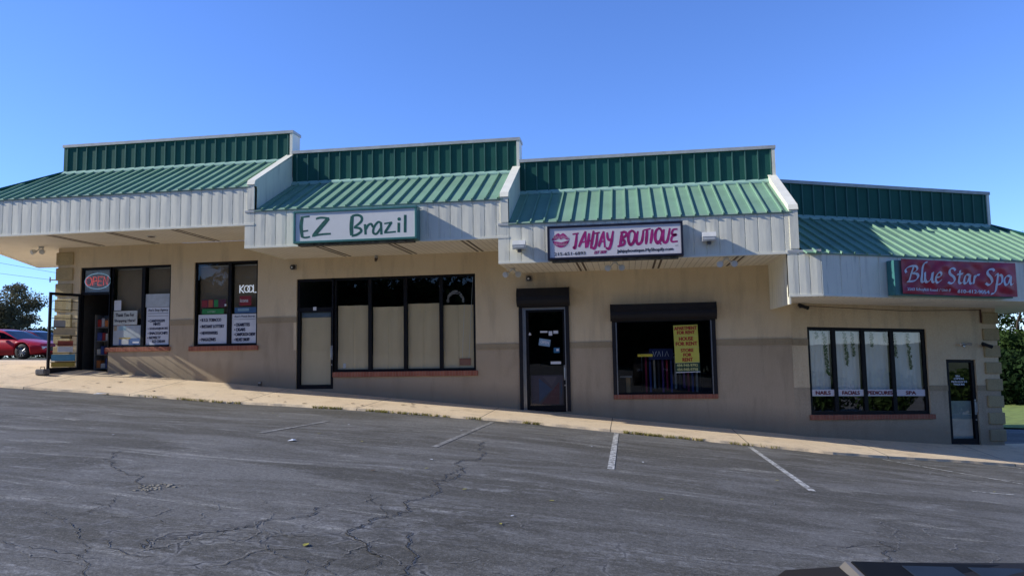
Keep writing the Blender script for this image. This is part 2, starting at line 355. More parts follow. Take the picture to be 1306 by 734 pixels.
# ------------------------------------------------------------------ the lie of the land
KX, KZ = zip(*[(-80,.3),(-40,.15),(-27,0),(-20,-.40),(-16.5,-.68),(-12,-.985),(-9.8,-1.15),(-6.7,-1.32),(-2.8,-1.62),(-.3,-1.86),(2.6,-2.15),(4.5,-2.35),(5.9,-2.50),(7.5,-2.65),(9.1,-2.82),(12,-2.95),(20,-3.05),(80,-3.2)])
WX, WZ = zip(*[(-80,.45),(-40,.15),(-24,.02),(-20,-.06),(-17,-.26),(-9.4,-.96),(-2.9,-1.565),(3.9,-2.21),(4.5,-2.29),(8.4,-2.654),(10,-2.74),(14,-2.86),(30,-2.95),(80,-3.1)])
T20 = math.tan(math.radians(20))
def yc(x): return 17.4+max(0, x-4.4)*T20*.9
def G(x, y):
    z = np.interp(x, KX, KZ); c = yc(min(x, 12))
    if y <= c: return z-.014*(y-c)
    t = min(1, (y-c)/2.6); return z+(np.interp(x, WX, WZ)-z)*t+.003*max(0, y-c-2.6)
def sheet(xs, ys, dz, skip=None):
    mb = MB(); n = len(ys)
    mb.v = [(x, y, G(x, y)+dz) for x in xs for y in ys]
    mb.f = [(i*n+j, (i+1)*n+j, (i+1)*n+j+1, i*n+j+1) for i in range(len(xs)-1) for j in range(n-1)
            if not (skip and skip((xs[i]+xs[i+1])/2, (ys[j]+ys[j+1])/2))]
    mb.m = [0]*len(mb.f); return mb
struct('ground', sheet([-900,-400,-200,-120]+list(np.linspace(-80,80,81))+[120,200,400,900], [-600,-200,-80]+list(np.linspace(-40,60,51))+[90,150,300,600,1400], -.12), FIELD)
lot = struct('parking_lot', sheet(list(np.arange(-64, 40.01, .5)), list(np.arange(-15, 44.01, .4)), 0,
             lambda x, y: y > 36+.15*(x+40)*0 and x < 9 or (x > 8 and y > 27.6+max(0, (x-14)*.1))), ASPH)
mb = MB()
sxs = list(np.arange(-23, 12.01, .1))
def sw_top(x): return 24.5 if x < -16.9 else (20.3 if x < 4 else 20.3+(x-4.2)*T20)
nr = 9
for x in sxs:
    a, b = yc(x)+.015*math.sin(x*2.1)+.010*math.sin(x*5.3+1)+.008*math.sin(x*11.7), sw_top(x)
    mb.v.append((x, a-.03, G(x, a)-.05))
    for k in range(nr): y = a+(b-a)*k/(nr-1); mb.v.append((x, y, G(x, y)+.055-.02*k/(nr-1)))
    mb.v.append((x, b, G(x, b)-.3))
q = nr+2
mb.f = [(i*q+j, (i+1)*q+j, (i+1)*q+j+1, i*q+j+1) for i in range(len(sxs)-1) for j in range(q-1)]
mb.f += [tuple(range(q)), tuple((len(sxs)-1)*q+j for j in range(q))]; mb.m = [0]*len(mb.f)
struct('sidewalk', mb, CONC)
struct('lawn', sheet(list(np.arange(9, 70.1, 1)), list(np.arange(27.2, 70.1, .5)), .05, lambda x, y: y < 27.4+max(0, (x-14)*.1)), GRASS)

def ribbon(pts, wd, lift, fr=0., sub=0, side=0.):
    P = [np.array(p, float) for p in pts]
    for _ in range(sub):
        q = [P[0]]
        for a, b in zip(P, P[1:]):
            d = b-a; m = (a+b)/2+np.array([-d[1], d[0]])*random.uniform(-fr, fr); q += [m, b]
        P = q
    mb = MB(); n = len(P)
    for i, p in enumerate(P):
        t = P[min(i+1, n-1)]-P[max(i-1, 0)]; t /= np.hypot(*t)+1e-9; nn = np.array([-t[1], t[0]])
        ww = wd*(random.uniform(.35, 1.5) if sub else 1)*(1 if not sub else min(1, .3+min(i, n-1-i)/6))
        for sg in (.5, -.5):
            c = p+nn*(ww*sg+side); mb.v.append((c[0], c[1], G(c[0], c[1])+lift))
    mb.f = [(2*i, 2*i+1, 2*i+3, 2*i+2) for i in range(n-1)]; mb.m = [0]*(n-1); return mb
def seg(a, b, n=14): return [(a[0]+(b[0]-a[0])*k/n, a[1]+(b[1]-a[1])*k/n) for k in range(n+1)]
for a, b, wd, m in (((-.3,17.19),(-.3,11.47),.105,PAINT),((2.6,17.04),(2.59,11.45),.105,PAINT),((-3.13,17.03),(-3.17,11.91),.10,PAINTF),((-6.07,14.5),(-6.19,11.86),.10,PAINTF),
                    ((5.43,17.45),(7.18,15.24),.07,PAINT),((5.71,16.04),(6.39,14.31),.05,PAINTF),((5.57,13.49),(6.26,13.57),.07,PAINT),((8.22,18.5),(8.64,18.4),.09,PAINT)):
    struct('parking_line', ribbon(seg(a, b), wd, .006), m, parent=lot)
CRK = M('crack_void', (.006, .006, .007), 1.); CRE = M('crack_edge', (.22, .21, .19), .95, var=.3, scale=20)
DUST = M('pale_dust', (.30, .27, .21), .95, var=.4, scale=25)
cracks = [([(-2.31,13.63),(-2.24,11.4),(-2.28,10.09),(-2.21,9.57),(-2.15,8.31),(-2.23,7.92),(-2.21,6.98),(-2.34,6.52),(-2.42,6.2),(-2.34,6.07),(-2.13,5.88),(-1.88,5.58)],.02),
 ([(-2.28,10.09),(-2.33,9.62),(-2.18,8.95)],.012),([(-1.91,6.41),(-1.8,5.91),(-1.65,5.62),(-1.65,5.2)],.016),
 ([(-2.92,7.04),(-2.94,6.58),(-3.18,6.29),(-3.33,5.85),(-3.44,5.46),(-3.69,5.33),(-3.57,5.1)],.016),
 ([(-6.63,9.26),(-5.62,7.69),(-5.18,7.28),(-4.86,7.05),(-4.65,6.8)],.013),([(1.78,7.8),(2.0,7.88),(2.26,8.08)],.012),
 ([(2.59,8.42),(2.37,7.8),(2.37,7.62),(2.26,7.4)],.016),([(-3.45,5.47),(-3.07,5.53),(-2.88,5.8),(-2.45,6.07)],.008),
 ([(-3.41,6.0),(-2.76,5.42),(-2.28,5.2),(-2.03,5.03)],.007),([(-5.16,5.77),(-4.5,5.51),(-3.89,5.18),(-3.35,4.95)],.009),([(-4.57,4.9),(-4.13,4.84),(-3.65,4.78)],.008)]
for pts, wd in cracks:
    st = random.getstate()
    struct('crack_edge', ribbon(pts, wd*.9, .004, .21, 5, wd*.5), CRE, parent=lot); random.setstate(st)
    struct('pavement_crack', ribbon(pts, wd*.52, .008, .21, 5), CRK, parent=lot)
for pts, wd in (([(3.48,10.35),(3.27,9.04),(3.35,8.62),(3.29,8.21)],.018),([(1.97,7.84),(2.04,7.63),(2.1,7.38)],.02),([(2.6,9.3),(2.75,8.6),(2.62,8.1)],.011),([(3.0,9.6),(2.95,8.9),(3.1,8.4)],.011)):
    struct('crack_edge', ribbon(pts, wd*.8, .004, .21, 5), CRE, parent=lot)

# finer crazing in the worn patches of the lot
rs = random.Random(5)
for n_, (xa, xb, ya, yb), m_, wd in ((13,(-5.6,-.9,4.7,6.9),CRK,.006),(14,(-4.8,-1.0,4.7,7.4),CRE,.009),(12,(1.4,4.2,6.9,9.8),CRE,.010),(5,(-8.5,-4,7.5,10),CRE,.010)):
    for k in range(n_):
        x, y = rs.uniform(xa, xb), rs.uniform(ya, yb); th = rs.choice([.25,.5,2.2,2.6,-.4])+rs.gauss(0,.35); pts = [(x, y)]
        for q in range(rs.randint(2, 4)):
            th += rs.gauss(0,.55); L_ = rs.uniform(.16,.42); x += L_*math.cos(th); y += L_*math.sin(th)*1.2; pts.append((x, y))
        if min(p[1] for p in pts) < 3.2: continue
        struct('pavement_crack' if m_ is CRK else 'crack_edge', ribbon(pts, wd, .0055, .20, 4), m_, parent=lot)
# ------------------------------------------------------------------ the shop building
D = 20.0; FY = 17.65; PY = 19.85
A20 = math.radians(20); C2, S2 = math.cos(A20), math.sin(A20)
def T4(s, y, z): return (4.2+s*C2-y*S2, 20+s*S2+y*C2, z-.026*s)     # frame of the angled right-hand unit: s along its wall, y into it
B = Thing('shop_building', 'long tan stucco strip of four shops stepping downhill under green metal mansard roofs', 'building', (-3, 24, G(-3, 20)))

def wall(name, xs, z0, z1, split, openings, xf=None, depth=.16, y=D):
    """wall face with real openings and reveals; material 0 above `split`, 1 below"""
    X = sorted(set([xs[0], xs[1]]+[o[i] for o in openings for i in (0, 1)])); Z = sorted(set([z0, z1, split]+[o[i] for o in openings for i in (2, 3)]))
    mb = MB(xf); inside = lambda a, b: any(o[0] < a < o[1] and o[2] < b < o[3] for o in openings)
    for a, b in zip(X, X[1:]):
        for c, d in zip(Z, Z[1:]):
            if not inside((a+b)/2, (c+d)/2): mb.quad((a,y,c),(b,y,c),(b,y,d),(a,y,d), mi=0 if (c+d)/2 > split else 1)
    for o in openings:
        a, b, c, d = o; e = y+depth
        for q in (((a,y,c),(a,e,c),(a,e,d),(a,y,d)), ((b,e,c),(b,y,c),(b,y,d),(b,e,d)), ((a,y,d),(a,e,d),(b,e,d),(b,y,d)), ((a,e,c),(a,y,c),(b,y,c),(b,e,c))): mb.quad(*q, mi=0)
    return B.part(name, mb, [STUC, STUCL])
def room(x0, x1, z0, z1, dep, m, xf=None, y=D):
    mb = MB(xf); a = y+.17; e = y+dep; t = .1
    for bx in ((x0,x1,e,e+t,z0,z1),(x0-t,x0,a,e+t,z0,z1),(x1,x1+t,a,e+t,z0,z1),(x0-t,x1+t,a,e+t,z1,z1+t),(x0-t,x1+t,a,e+t,z0-t,z0)): mb.box(*bx)
    return B.part('interior_room', mb, m)
def frame(x0, x1, z0, z1, vs, hs, xf=None, y=D, t=.06, bar=.05, parent=None, mat=FRAME, name='window'):
    """window frame with its mullions (vs) and rails (hs: z or (z, xa, xb)), standing in the reveal"""
    mb = MB(xf); a, b = y+.05, y+.11
    mb.box(x0, x0+t, a, b, z0, z1); mb.box(x1-t, x1, a, b, z0, z1); mb.box(x0+t, x1-t, a+.002, b-.002, z1-t, z1); mb.box(x0+t, x1-t, a+.002, b-.002, z0, z0+t)
    for v in vs: mb.box(v-bar, v+bar, a-.004, b-.004, z0+.003, z1-.003)
    for h in hs:
        h = h if hasattr(h, '__len__') else (h, x0+t, x1-t); mb.box(h[1], h[2], a+.004, b-.006, h[0]-.03, h[0]+.03)
    return B.part(name, mb, mat, parent)
def panes(rects, parent, xf=None, y=D, mat=GLASS):
    for x0, x1, z0, z1 in rects:
        mb = MB(xf); mb.quad((x0,y+.085,z0),(x1,y+.085,z0),(x1,y+.085,z1),(x0,y+.085,z1)); B.part('pane', mb, mat, parent)
def sill(x0, x1, z0, z1, parent, xf=None, y=D):
    mb = MB(xf); mb.rbox(x0, x1, y-.055, y+.10, z0, z1, .008); B.part('sill', mb, BRICK, parent)
def door(x0, x1, z0, z1, hinge, xf=None, y=D, mat=GLASS, top=.06, bot=.20, st=.075, lip=True):
    mb = MB(xf); a, b = y+.04, y+.095
    mb.box(x0, x0+st, a, b, z0, z1); mb.box(x1-st, x1, a, b, z0, z1); mb.box(x0+st, x1-st, a+.002, b, z1-top, z1); mb.box(x0+st, x1-st, a+.002, b, z0, z0+bot)
    o = B.part('door', mb, FRAME)
    panes([(x0+st, x1-st, z0+bot, z1-top)], o, xf, y, mat)
    hx = x1-st*.5 if hinge == 'l' else x0+st*.5; m2 = MB(xf)
    hz = z0+1.02; m2.tube([(hx, a, hz-.16), (hx, a-.06, hz-.14), (hx, a-.06, hz+.14), (hx, a, hz+.16)], .014, 6); m2.box(hx-.03, hx+.03, a-.012, a+.001, hz-.2, hz+.2)
    B.part('handle', m2, ALU, o); m3 = MB(xf); m3.tube([(hx, a+.002, hz-.34), (hx, a-.016, hz-.34)], .022, 10); B.part('lock', m3, ALU, o)
    return o

# --- unit 1 (shop at the left end)
Z1 = -.41
wall('front_wall', (-17.05, -9.43), -3, 3.40, 1.05, [(-16.29,-15.28,Z1,2.78), (-15.28,-13.30,.35,2.78), (-12.55,-10.55,.34,2.81)])
wall('front_wall', (-9.43, -2.95), -3, 3.40, .18, [(-9.35,-8.23,-.93,2.21), (-8.23,-4.11,-.46,2.21)])
wall('front_wall', (-2.95, 4.2), -3.4, 3.0, .17, [(-2.79,-1.57,-1.60,1.22), (-.31,2.21,-1.15,.90)])
wall('front_wall', (0, 6.2), -3.6, 2.0, -1.0, [(.45,3.98,-1.70,.56), (4.54,5.46,-2.55,-.25)], T4, y=0)
mb = MB()     # trim band strips, each butted against the openings
for x0, x1, z0, z1 in ((-16.50,-16.29,.97,1.13),(-13.30,-12.55,.97,1.13),(-10.55,-9.35,.97,1.13),(-4.11,-2.80,.10,.26),(-1.56,-.40,.10,.26),(2.31,4.2,.10,.26)):
    mb = MB(); mb.box(x0, x1, D-.02, D+.01, z0, z1); B.part('trim_band', mb, TRIM)
for bx in ((0.0,.45,-.02,.01,.08,.24),(3.98,4.54,-.02,.01,-1.08,-.94),(5.46,5.72,-.02,.01,-1.08,-.94)): mb = MB(T4); mb.box(*bx); B.part('trim_band', mb, TRIM)
# side and back walls, flat roofs
mb = MB(); mb.box(-17.05,-16.9,20.02,26,-1.5,3.4); mb.box(-17.05,4,25.9,26.05,-3,3.4); mb.box(-16.9,-9.5,20.3,25.9,5.3,5.5); mb.box(-9.45,-2.9,20.3,25.9,4.7,4.9); mb.box(-2.85,3.97,20.3,25.9,4.1,4.3); mb.box(-17.0,-16.85,20.3,26,3.4,5.3); mb.box(3.9,4.05,21,26,-3,4.2)
B.part('rear_walls', mb, STUC)
mb = MB(T4); mb.box(6.05,6.2,.02,5.6,-3.4,3.3); mb.box(0,6.05,5.45,5.6,-3.4,3.3); mb.box(0,6.05,.3,5.45,3.1,3.3); B.part('side_wall', mb, STUCL)
# rooms behind the glass
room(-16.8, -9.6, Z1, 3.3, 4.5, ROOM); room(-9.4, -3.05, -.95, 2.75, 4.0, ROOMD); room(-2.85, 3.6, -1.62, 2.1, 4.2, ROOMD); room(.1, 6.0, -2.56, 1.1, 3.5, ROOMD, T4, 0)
# quoins
def quoins(x0, x1, zs, h, ret, xf=None, y=D):
    for k, z in enumerate(zs):
        mb = MB(xf); mb.rbox(x0 - (0 if ret > 0 else .05), x1 + (.05 if ret > 0 else 0), y-.05, y+.45, z, z+h, .018); B.part('quoin', mb, QUOIN)
quoins(-17.05, -16.52, [3.28-.40-.475*k for k in range(8)], .38, -1)
quoins(5.74, 6.2, [1.045-.315-.452*k for k in range(8)], .315, 1, T4, 0)

# windows and doors, unit 1
f = frame(-15.28, -13.30, .35, 2.78, [-14.225], []); panes([(-15.22,-14.275,.41,2.72),(-14.175,-13.36,.41,2.72)], f); sill(-15.36, -13.26, .225, .35, f)
f = frame(-16.29, -15.28, 1.95, 2.78, [], [], t=.07, name='transom_window'); panes([(-16.22,-15.35,2.02,2.71)], f)
mb = MB(); mb.box(-16.29,-16.22,D+.05,D+.11,Z1,1.95); mb.box(-15.35,-15.28,D+.05,D+.11,Z1,1.95); B.part('door_frame', mb, FRAME)
f = frame(-12.55, -10.55, .34, 2.81, [-11.45], []); panes([(-12.49,-11.5,.4,2.75),(-11.4,-10.61,.4,2.75)], f); sill(-12.66, -10.50, .205, .34, f)
# the open door leaf of unit 1 with security bars, swung out
ha = math.radians(180+72); hx0, hy0 = -16.26, D+.02
def TD(u, t, z): return (hx0+u*math.cos(ha)-t*math.sin(ha), hy0+u*math.sin(ha)+t*math.cos(ha), z)
mb = MB(TD); zt, zb = 1.98, Z1+.03
for bx in ((0,.075,-.022,.022,zb,zt),(.875,.95,-.022,.022,zb,zt),(.075,.875,-.021,.021,zt-.08,zt),(.075,.875,-.021,.021,zb,zb+.17)): mb.box(*bx)
dl = B.part('door', mb, FRAME, label='glass door of the left shop swung open with stickers and bars')
mb = MB(TD); mb.quad((.075,0,zb+.17),(.875,0,zb+.17),(.875,0,zt-.08),(.075,0,zt-.08)); B.part('pane', mb, GLASS, dl)
mb = MB(TD)
for k in range(8): z = zb+.32+.255*k; mb.box(.075,.875,.035,.05,z,z+.018)
B.part('security_bars', mb, FRAME, dl)
mb = MB(TD); mb.box(.3,.62,.05,.11,zb+1.02,zb+1.07); B.part('handle', mb, SHUT, dl)

# unit 2
f = frame(-8.23, -4.11, -.46, 2.21, [-7.17,-6.13,-5.1], [], t=.07); panes([(-8.16,-7.22,-.39,2.14),(-7.12,-6.18,-.39,2.14),(-6.08,-5.15,-.39,2.14),(-5.05,-4.18,-.39,2.14)], f, mat=GLASSD); sill(-8.23, -4.06, -.60, -.46, f)
f = frame(-9.35, -8.23, 1.31, 2.21, [], [], t=.075, name='transom_window'); panes([(-9.275,-8.305,1.385,2.135)], f, mat=GLASSD)
door(-9.33, -8.25, -.93, 1.31, 'l', mat=GLASSD, bot=.11, top=.05)
# unit 3
mb = MB(); 
for bx in ((-2.79,-2.72),(-1.64,-1.57)): mb.box(bx[0],bx[1],D+.02,D+.10,-1.60,1.22)
mb.box(-2.72,-1.64,D+.022,D+.098,1.16,1.22); B.part('door_frame', mb, ALU)
door(-2.72, -1.64, -1.57, 1.16, 'l', mat=GLASSS, bot=.14)
f = frame(-.31, 2.21, -1.15, .90, [], [], t=.05); panes([(-.26,2.16,-1.10,.85)], f, mat=GLASSS); sill(-.39, 2.30, -1.265, -1.15, f)
# unit 4
f = frame(.45, 3.98, -1.70, .56, [1.24,2.10,2.965], [], T4, 0, t=.09, bar=.055); panes([(.54,1.185,-1.61,.47),(1.295,2.045,-1.61,.47),(2.155,2.91,-1.61,.47),(3.02,3.89,-1.61,.47)], f, T4, 0, GLASSM); sill(.40, 4.08, -1.825, -1.70, f, T4, 0)
door(4.56, 5.44, -2.54, -.27, 'l', T4, 0, GLASSM, bot=.17, st=.09)

# --- fascias, soffits, roofs, parapets
def fascia(x0, x1, z0, z1, xf=None, y=FY, pitch=.29):
    mb = MB(xf); n = max(1, round((x1-x0)/pitch)); p = (x1-x0)/n; L = []
    for k in range(n):
        a = x0+p*k; L += [(a, .0), (a+p*.55, -.004), (a+p*.90, 0.), (a+p*.94, .014), (a+p*.985, .014)]
    L.append((x1, 0.)); m = len(L); b = z0+.05
    vs = [(u, y+d, b) for u, d in L]+[(u, y+d, z1-.05) for u, d in L]; mb.add(vs, [(i, i+1, m+i+1, m+i) for i in range(m-1)], 0)
    mb.box(x0, x1, y+.016, y+.12, z0+.003, z1-.003, 1)
    mb.box(x0, x1, y-.012, y+.03, z0, z0+.05, 1); mb.box(x0, x1, y-.02, y+.03, z1-.05, z1, 2)
    return B.part('fascia', mb, [SIDE, WHITE, GREYW])
def soffit(x0, x1, z, xf=None, y0=FY, y1=D, vents=()):
    mb = MB(xf); mb.box(x0, x1, y0+.03, y1, z+.012, z+.06); o = B.part('soffit', mb, SOFF)
    for v in vents:
        m2 = MB(xf)
        for dx in (-.09, .05): m2.box(v+dx, v+dx+.05, y0+.1, y1-.12, z+.004, z+.02)
        B.part('soffit_vent', m2, VENT, o)
    return o
def mansard(x0, x1, z0, z1, xf=None, ya=FY, yb=PY, pitch=.325, hip=0, ribh=.052, run=None, skew=0.):
    """standing-seam roof from the eave (ya,z0) up to the parapet foot (yb,z1); hip -1/+1 runs the eave out at that end"""
    mb = MB(xf); ov = .035; sl = (z1-z0)/(yb-ya); run = run or (yb-ya)
    xl, xr = x0-(run if hip < 0 else 0), x1+(run if hip > 0 else 0)
    e = ((xl, ya-ov, z0-ov*sl), (xr, ya-ov, z0-ov*sl), (x1, yb, z1), (x0, yb, z1))
    mb.add([*e, *[(a, b+.02, c-.03) for a, b, c in e]], [(0,1,2,3),(7,6,5,4),(0,4,5,1),(1,5,6,2),(2,6,7,3),(3,7,4,0)])
    nrm = Vector((0, -sl, 1)).normalized(); hw = .016
    n = int((xr-xl)/pitch)
    for k in range(1, n+1):
        x = xl+pitch*k-.1
        if x > xr-.05 or x < xl+.05: continue
        yt = yb
        if x < x0: yt = ya+(x-xl)*(yb-ya)/run
        elif x > x1: yt = ya+(xr-x)*(yb-ya)/run
        if yt-ya < .1: continue
        a = Vector((x, ya-ov-.012, z0-(ov+.012)*sl)); b = Vector((x, yt, z0+(yt-ya)*sl)); h = nrm*ribh
        vs = []
        for p in (a, b): vs += [p+Vector((-hw,0,0)), p+Vector((hw,0,0)), p+Vector((hw,0,0))+h, p+Vector((-hw,0,0))+h]
        mb.add([tuple(v) for v in vs], [(0,1,2,3),(7,6,5,4),(1,5,6,2),(2,6,7,3),(3,7,4,0)])
    o = B.part('mansard_roof', mb, ROOF)
    if hip:
        m2 = MB(xf); xa, xb = (xl, x0) if hip < 0 else (xr, x1); sg = -1 if hip < 0 else 1
        m2.add([(xa+sg*ov, ya-ov, z0-ov*sl), (xb, yb, z1), (xb+sg*skew*4, yb+4, z1), (xa+sg*ov+sg*skew*6.2, yb+4, z0-ov*sl)], [(0,1,2,3)])
        B.part('side_roof', m2, ROOF)
        m3 = MB(xf); m3.tube([(xa, ya-.01, z0+.03), (xb, yb, z1+.04)], .05, 6); B.part('hip_cap', m3, PARA)
    return o
def parapet(x0, x1, z0, z1, xf=None, y=PY, pitch=.325, back=.45, ribh=.033, first=.14):
    mb = MB(xf); mb.box(x0, x1-.085, y, y+back, z0-.5, z1-.085, 0)
    k = 0; x = x0+first
    while x < x1-.1: mb.box(x-.014, x+.014, y-ribh, y+.01, z0+.02, z1-.085, 1); x += pitch
    o = B.part('parapet', mb, [PARA, PRIB])
    m2 = MB(xf); m2.box(x0-.02, x1+.02, y-.05, y+back+.05, z1-.085, z1); B.part('coping', m2, GREYW, o)
    m3 = MB(xf); m3.box(x1-.085, x1, y-.035, y+back+.01, z0-.5, z1-.087); B.part('end_trim', m3, WHITE, o)
    m4 = MB(xf); m4.prism([(y-.10,z0-.045),(y-.10,z0+.0),(y-.002,z0+.085),(y-.002,z0-.02)],'x',x0,x1-.085); B.part('base_flashing', m4, FLASH, o)
def endwall(x1, zr0, zr1, zl0, zl1, xf=None, t=.19):
    """white stepped end wall of an upper roof: top follows its roof, foot follows the lower roof"""
    mb = MB(xf); mb.prism([(FY-.022, zl0+.03), (FY-.022, zr0+.02), (FY+.03, zr0+.13), (PY+.05, zr1+.16), (PY+.05, zl1-.2), (FY+.3, zl0-.1)], 'x', x1-t, x1)
    o = B.part('end_wall', mb, SIDE)
    m2 = MB(xf); m2.prism([(FY-.028, zr0+.02), (FY+.025, zr0+.132), (PY, zr1+.162), (PY, zr1+.185), (FY+.01, zr0+.155), (FY-.045, zr0+.035)], 'x', x1-t-.012, x1+.012); B.part('wall_cap', m2, WHITE, o)
U = {1: (-9.43, 3.40, 4.42, 5.65, 6.55), 2: (-2.78, 2.79, 3.775, 4.945, 5.93), 3: (3.97, 2.16, 3.15, 4.34, 5.30)}
fascia(-18.27, -9.43, 3.39, 4.42); fascia(-9.69, -2.78, 2.79, 3.775); fascia(-3.04, 3.97, 2.16, 3.15)
soffit(-18.2, -9.66, 3.39, vents=(-15.5,-13.7,-11.79)); soffit(-9.66, -3.02, 2.79, vents=(-7.75,-5.82,-3.93)); soffit(-3.02, 3.76, 2.16, vents=(-1.1,.8,2.7))
mansard(-16.87, -9.55, 4.42, 5.65, hip=-1, run=1.40, skew=.48); mansard(-9.43, -2.9, 3.775, 4.945); mansard(-2.78, 3.85, 3.15, 4.34)
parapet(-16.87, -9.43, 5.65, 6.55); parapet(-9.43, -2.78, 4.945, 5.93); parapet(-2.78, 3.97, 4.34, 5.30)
endwall(-9.43, 4.42, 5.65, 3.775, 4.945); endwall(-2.78, 3.775, 4.945, 3.15, 4.34); endwall(3.97, 3.15, 4.34, 2.25, 3.4)
# returns below the steps (right ends of the upper fascias, left ends of the lower ones)
mb = MB()
for x, z0, z1, ya in ((-9.69, 2.79, 3.41, .13), (-3.04, 2.16, 2.80, .13), (3.70, 1.0, 2.18, .02)):
    mb = MB(); mb.box(x, x+.04, FY+ya, D-.003, z0+.004, z1); B.part('step_return', mb, SIDE)
# canopy round the left end
mb = MB(); e1, e2 = (-18.27, 17.65), (-21.35, 24.05); nx_, ny_ = -.901*.09, -.434*.09
mb.add([(*e1,3.393),(*e2,3.393),(e2[0]-nx_,e2[1]-ny_,3.393),(e1[0]-nx_,e1[1]-ny_+.05,3.393),(*e1,4.40),(*e2,4.40),(e2[0]-nx_,e2[1]-ny_,4.40),(e1[0]-nx_,e1[1]-ny_+.05,4.40)],
       [(0,3,2,1),(4,5,6,7),(0,1,5,4),(1,2,6,5),(2,3,7,6),(3,0,4,7)]); B.part('side_fascia', mb, SIDE)
mb = MB(); mb.box(-21.3,-17.06,24.0,24.1,3.393,4.38); B.part('side_fascia', mb, SIDE)
mb = MB(); P_ = [(-18.16,17.72,3.402),(-18.2,17.72,3.402),(-21.28,24.0,3.402),(-17.06,24.0,3.402),(-17.06,D+.003,3.402),(-18.16,D+.003,3.402)]
P_ = [(-19.26,D+.003,3.402),(-21.22,24.0,3.402),(-17.06,24.0,3.402),(-17.06,D+.003,3.402)]
mb.add(P_+[(a,b,c+.05) for a,b,c in P_], [(0,1,2,3),(7,6,5,4)]+[(k,4+k,4+(k+1)%4,(k+1)%4) for k in range(4)])
P_ = [(-18.202,17.72,3.402),(-18.25,17.72,3.402),(-19.258,D+.001,3.402),(-18.202,D+.001,3.402)]
mb.add(P_+[(a,b,c+.05) for a,b,c in P_], [(0,1,2,3),(7,6,5,4)]+[(k,4+k,4+(k+1)%4,(k+1)%4) for k in range(4)])
B.part('soffit', mb, SOFF)
# unit 4: a short piece in line with unit 3, then the angled canopy
fascia(3.70, 4.44, 1.17, 2.24)
EX = 8.35
fascia(-.578, EX, 1.155, 2.155, T4, -2.29, .5)
mb = MB(); zz = 1.165   # soffit of the angled unit with its wedge next to unit 3
P_ = [T4(-.55,-2.26,zz), T4(EX,-2.26,zz), T4(EX,3,zz), T4(6.2,3,zz), T4(6.2,0.003,zz), T4(0.0,0.003,zz), (3.75,D-.003,zz-.0), (3.75,FY+.03,zz)]
mb.add(P_+[(a,b,c+.05) for a,b,c in P_], [tuple(range(8)), tuple(range(15,7,-1))]+[(k,8+k,8+(k+1)%8,(k+1)%8) for k in range(8)]); so4 = B.part('soffit', mb, SOFF)
for s0 in (1.0, 3.6): mb = MB(T4); mb.add([(s0,-2.2,zz+.012),(s0+.04,-2.2,zz+.012),(s0-1.4,-.1,zz+.012),(s0-1.45,-.1,zz+.012)], [(0,1,2,3)]); mb.v = [(a,b,c-.02) for a,b,c in mb.v]; B.part('soffit_vent', mb, VENT, so4)
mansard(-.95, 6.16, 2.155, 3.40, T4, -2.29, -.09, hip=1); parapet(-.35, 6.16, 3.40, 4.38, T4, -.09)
mb = MB(T4); mb.box(EX-.1, EX-.02, -2.15, 4, 1.16, 2.12); B.part('side_fascia', mb, SIDE)
mb = MB(T4); mb.tube([(5.70,-.03,1.12),(5.70,-.03,.75)], .02, 6); mb.tube([(.25,-.05,1.10),(3.2,-.06,1.03),(5.70,-.03,1.10)], .008, 5); B.part('conduit', mb, M('rusty_pipe', (.09,.045,.03), .8))

# ------------------------------------------------------------------ signs
def sign_box(name, x0, x1, z0, z1, y0, y1, rim, fmat, cmat, label, xf=None, rw=.055, cat='sign'):
    wloc = xf((x0+x1)/2, (y0+y1)/2, z0) if xf else ((x0+x1)/2, (y0+y1)/2, z0)
    t = Thing(name, label, cat, wloc)
    mb = MB(xf); mb.box(x0, x1, y0+.03, y1, z0+.002, z1-.002)
    for bx in ((x0,x1,z1-rw,z1),(x0,x1,z0,z0+rw)): mb.rbox(bx[0],bx[1],y0,y0+.034,bx[2],bx[3],.008)
    for bx in ((x0,x0+rw),(x1-rw,x1)): mb.rbox(bx[0],bx[1],y0+.001,y0+.034,z0+rw,z1-rw,.008)
    t.part('cabinet', mb, cmat)
    mb = MB(xf); mb.quad((x0+rw,y0+.026,z0+rw),(x1-rw,y0+.026,z0+rw),(x1-rw,y0+.026,z1-rw),(x0+rw,y0+.026,z1-rw)); t.part('sign_face', mb, fmat)
    # dark grime ledge / bracket under the cabinet
    mb = MB(xf); mb.box(x0+.1, x1-.12, y0+.08, y1, z0-.055, z0-.004); t.part('mounting_rail', mb, M('grimy_rail', (.12,.11,.085), .8, var=.8, scale=9))
    return t
def face_map(TL, TR, BR, BL, x0, x1, z0, z1, y, xf=None):
    """photo-plan of the lettering (a quadrilateral drawing) -> metres on the sign face"""
    src = [TL, TR, BR, BL]; dst = [(0,1),(1,1),(1,0),(0,0)]; A = []; b = []
    for (u, v), (p, q) in zip(src, dst):
        A += [[u,v,1,0,0,0,-p*u,-p*v],[0,0,0,u,v,1,-q*u,-q*v]]; b += [p, q]
    h = np.linalg.solve(np.array(A, float), np.array(b, float))
    def P(u, v, l):
        d = h[6]*u+h[7]*v+1; p = (h[0]*u+h[1]*v+h[2])/d; q = (h[3]*u+h[4]*v+h[5])/d
        return (x0+p*(x1-x0), y-l, z0+q*(z1-z0))
    return P
SF = M('backlit_sign_face', (.86, .86, .82), .3, var=.03); TEAL = M('teal_metal', (.05, .19, .18), .4, var=.1); TEALL = M('green_marker', (.008, .115, .092), .5, var=.4, scale=14)
t = sign_box('shop_sign', -8.21, -5.0, 2.815, 3.635, 17.33, FY-.022, .06, SF, TEAL, 'white sign cabinet in a green frame with hand-drawn green lettering above the papered shop window')
